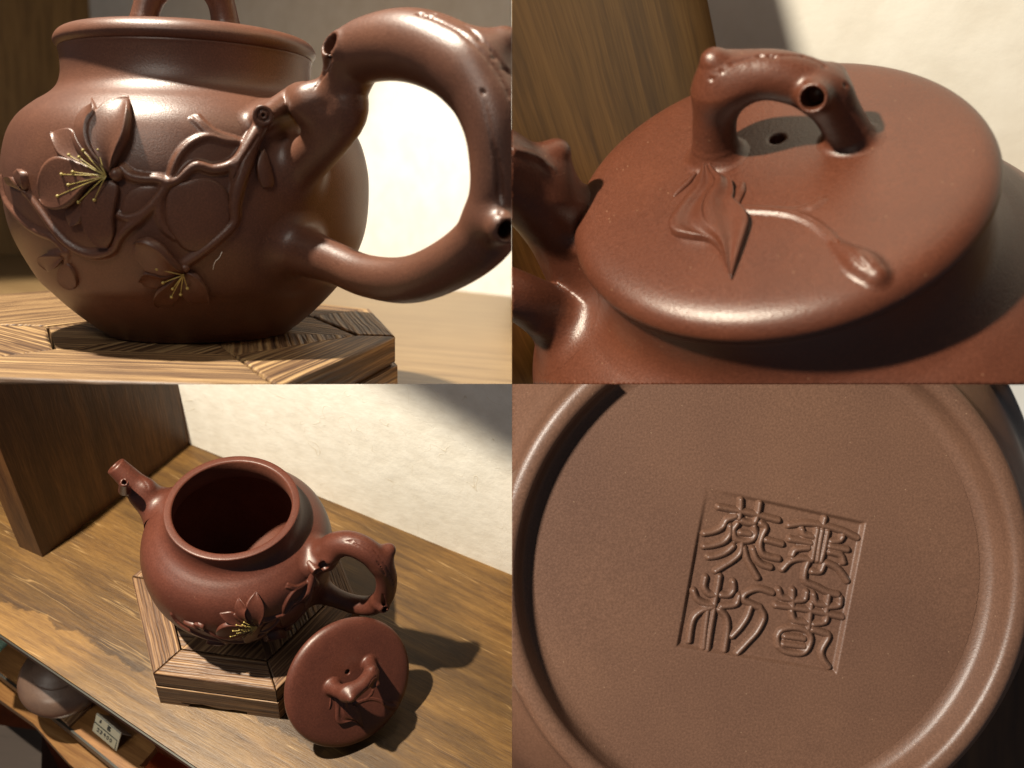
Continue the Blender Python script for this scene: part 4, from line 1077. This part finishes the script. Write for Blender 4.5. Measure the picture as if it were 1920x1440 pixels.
# ================================================================== BASE VIEW (lower right)
# The teapot lies on its side with its foot towards the camera: local z points away from the camera.
def base_view():
    Z = Matrix(((1, 0, 0, 0), (0, 0, 1, 0), (0, -1, 0, 0), (0, 0, 0, 1)))     # local z -> bay y (away), local y -> bay -z (down)
    t = thing(BR, 'teapot', 'upturned clay teapot with its foot ring and square seal towards the viewer', 'teapot', Z)
    prof = spline([(.395, .0475), (.410, .044), (.422, .036), (.430, .020), (.435, .004), (.443, -.004), (.455, -.006), (.466, -.003), (.474, .006), (.482, .030), (.510, .065), (.560, .13), (.610, .22), (.70, .36), (.73, .6), (.70, .85), (.45, 1.05), (.2, 1.1), (0.001, 1.1)], 8)
    V, Q = lathe(prof, 320)
    part('body', mesh('body', V, Q, M_clay_BR), t)
    def P(x, y):                                                              # measured point -> base plane coordinates
        px, py = x / 4.5714 + 1240, y / 4.5714 + 900
        o, d = BR.ray(px, py); q = o + d * ((.046 - o[1]) / d[1]); return np.array([q[0], -q[2]])
    cor = np.array([P(385, 70), P(1748, 366), P(1497, 1657), P(137, 1428)])
    C1 = [[(490, 230), (760, 285), (1010, 350)], [(682, 170), (680, 250), (670, 330)], [(848, 200), (832, 290), (805, 365), (750, 372), (690, 350)], [(640, 312), (560, 345), (528, 400), (460, 440), (370, 460)],
          [(655, 375), (622, 430), (640, 500), (705, 528), (775, 518), (812, 470), (802, 400)], [(680, 455), (770, 470)], [(590, 400), (588, 470), (540, 530), (450, 562), (370, 572)], [(620, 572), (560, 622), (480, 655), (410, 665)],
          [(695, 530), (682, 625), (620, 690), (540, 740), (470, 785)], [(715, 590), (740, 680), (790, 770), (832, 842)], [(860, 375), (900, 412), (872, 480), (850, 560), (872, 635), (940, 668), (1012, 682)], [(905, 518), (1040, 555)], [(790, 600), (820, 680), (870, 730), (942, 755)]]
    C2 = [[(1100, 392), (1250, 375), (1400, 395), (1560, 440), (1690, 500)], [(1408, 330), (1392, 400)], [(1345, 430), (1322, 560), (1302, 680)], [(1432, 450), (1402, 600), (1375, 700)], [(1385, 440), (1362, 560), (1345, 690)], [(1110, 510), (1290, 545)], [(1212, 430), (1232, 470), (1305, 492)],
          [(1130, 650), (1162, 602), (1270, 588)], [(1045, 770), (1110, 704), (1200, 680), (1290, 692)], [(1272, 690), (1240, 780), (1240, 872), (1340, 922), (1430, 968), (1520, 990)], [(1300, 790), (1370, 790), (1410, 722), (1480, 740), (1540, 782), (1602, 870)],
          [(1460, 532), (1535, 522), (1562, 490)], [(1450, 572), (1602, 602)], [(1450, 622), (1545, 650), (1570, 710)]]
    C3 = [[(382, 840), (370, 920), (410, 980), (470, 992)], [(502, 830), (480, 960), (455, 1085)], [(620, 880), (622, 950), (580, 992), (515, 990)], [(280, 955), (310, 1022), (380, 1065), (450, 1075)], [(672, 1000), (640, 1072), (520, 1090)],
          [(440, 1095), (340, 1130), (270, 1210), (240, 1385)], [(455, 1110), (425, 1280), (398, 1460)], [(400, 1130), (380, 1280), (365, 1440)], [(500, 1115), (560, 1180), (572, 1280), (555, 1400), (545, 1465)],
          [(960, 972), (840, 940), (732, 975), (710, 1030), (790, 1075), (850, 1100)], [(775, 1085), (740, 1180), (680, 1270), (610, 1345)], [(850, 1100), (885, 1180), (830, 1300), (740, 1400), (655, 1490)]]
    C4 = [[(1012, 950), (1040, 1012), (1130, 1032)], [(1132, 950), (1132, 1095)], [(1252, 970), (1232, 1030), (1150, 1042)], [(1312, 990), (1332, 1062), (1420, 1082)], [(1442, 990), (1420, 1130)], [(1542, 1020), (1530, 1080), (1440, 1095)],
          [(990, 1080), (1270, 1122), (1560, 1182)], [(1122, 1130), (1150, 1210), (1255, 1232)], [(1292, 1070), (1278, 1180), (1268, 1275)], [(1430, 1150), (1410, 1222), (1310, 1242)],
          [(1010, 1430), (1000, 1350), (1040, 1290), (1140, 1272), (1245, 1295), (1288, 1360), (1262, 1450), (1200, 1495), (1080, 1480), (1010, 1430)], [(1065, 1345), (1230, 1368)], [(1050, 1412), (1230, 1435)], [(1300, 1290), (1400, 1320), (1440, 1350), (1380, 1465), (1392, 1540), (1440, 1610)]]
    wpx = 38.0 / 4.5714 / F * 1.0 / BR.s                                      # half width of a stroke
    def strokes(G, C):
        d = np.full(len(G), 9.0, np.float32)
        for st in C:
            A = spline(np.array([P(*q) for q in st]), 4)
            bb = (G[:, 0] > A[:, 0].min() - .03) & (G[:, 0] < A[:, 0].max() + .03) & (G[:, 1] > A[:, 1].min() - .03) & (G[:, 1] < A[:, 1].max() + .03)
            g = G[bb]
            dd = d[bb]
            for a, b in zip(A[:-1], A[1:]):
                ab = b - a; tt = np.clip(((g - a) @ ab) / (ab @ ab + 1e-12), 0, 1)
                dd = np.minimum(dd, np.sqrt(((g - a - tt[:, None] * ab) ** 2).sum(1)))
            d[bb] = dd
        return d
    # floor of the foot with the seal pressed in
    n = 520; R0 = .404; xs = np.linspace(-R0, R0, n); X, Y = np.meshgrid(xs, xs, indexing='ij'); ph = math.atan2(*(cor[1] - cor[0])[::-1]); G = np.stack([X.ravel() * math.cos(ph) - Y.ravel() * math.sin(ph), X.ravel() * math.sin(ph) + Y.ravel() * math.cos(ph)], 1)
    def quad_d(G):                                                            # inside distance to the square's edges
        e = []
        for a, b in zip(cor, np.roll(cor, -1, 0)):
            dd = (b - a) / np.linalg.norm(b - a); e.append((G - a) @ np.array([-dd[1], dd[0]]))
        e = np.array(e)
        return e
    E_ = quad_d(G)
    if E_[:, np.argmin(((G - cor.mean(0)) ** 2).sum(1))].min() < 0: E_ = -E_; 
    ins = np.min(E_, 0)
    sm = lambda x: np.clip(x, 0, 1) ** 2 * (3 - 2 * np.clip(x, 0, 1))
    fade = np.clip(np.linalg.norm(G - cor[0], axis=1) / .12, .10, 1)
    rec = sm(ins / .009 + .3) * .0090 * fade
    und = .0012 * np.sin(G[:, 0] * 9 + 1) * np.cos(G[:, 1] * 7)
    Hh = .046 + rec + und
    V = np.stack([G[:, 0], G[:, 1], Hh], 1)
    idx = np.arange(n * n).reshape(n, n); Q = np.stack([idx[:-1, :-1], idx[:-1, 1:], idx[1:, 1:], idx[1:, :-1]], -1).reshape(-1, 4)
    ok = (np.linalg.norm(G, axis=1) < R0 - .002)
    Q = Q[ok[Q].all(1)]; u, inv = np.unique(Q, return_inverse=True)
    floor = part('foot_floor', mesh('foot_floor', V[u], inv.reshape(Q.shape), M_clay_BR), t)
    for C, lb in ((C1, 'upper left'), (C2, 'upper right'), (C3, 'lower left'), (C4, 'lower right')):
        A = np.vstack([np.array([P(*q) for q in st]) for st in C]); lo, hi = A.min(0) - .02, A.max(0) + .02
        st = .00095; xs = np.arange(lo[0], hi[0], st); ys = np.arange(lo[1], hi[1], st); X, Y = np.meshgrid(xs, ys, indexing='ij'); g = np.stack([X.ravel(), Y.ravel()], 1)
        d = strokes(g, C)
        k = np.clip(1 - (d / wpx) ** 2, -1, 1); hh = np.where(k > 0, np.maximum(k, 0) ** .95, k * 2) * .0100
        und = .0012 * np.sin(g[:, 0] * 9 + 1) * np.cos(g[:, 1] * 7)
        f2 = np.clip(np.linalg.norm(g - cor[0], axis=1) / .12, .10, 1)
        V = np.stack([g[:, 0], g[:, 1], .046 + .0090 * f2 + und - np.maximum(hh, -.001)], 1)
        idx = np.arange(len(g)).reshape(X.shape); Q = np.stack([idx[:-1, :-1], idx[:-1, 1:], idx[1:, 1:], idx[1:, :-1]], -1).reshape(-1, 4)
        Q = Q[(hh[Q] > -.0009).all(1)]; u, inv = np.unique(Q, return_inverse=True)
        part('seal_character', mesh('seal_character', V[u], inv.reshape(Q.shape), M_clay_BR), floor, label='raised seal script character at the %s of the square seal' % lb)
    V, Q = box((-3, 2.1, -3.2), (4, 2.2, -.25)); solo(BR, 'side_panel', mesh('side_panel', V, Q, M_panel_BL, False), 'dark wooden board behind the upturned teapot at the lower right corner', 'board')
    V, Q = box((-3, 2.2, -2.6), (3, 2.4, 2.6))
    solo(BR, 'wall', mesh('wall', V, Q, M_paper, False), kind='structure')
base_view()
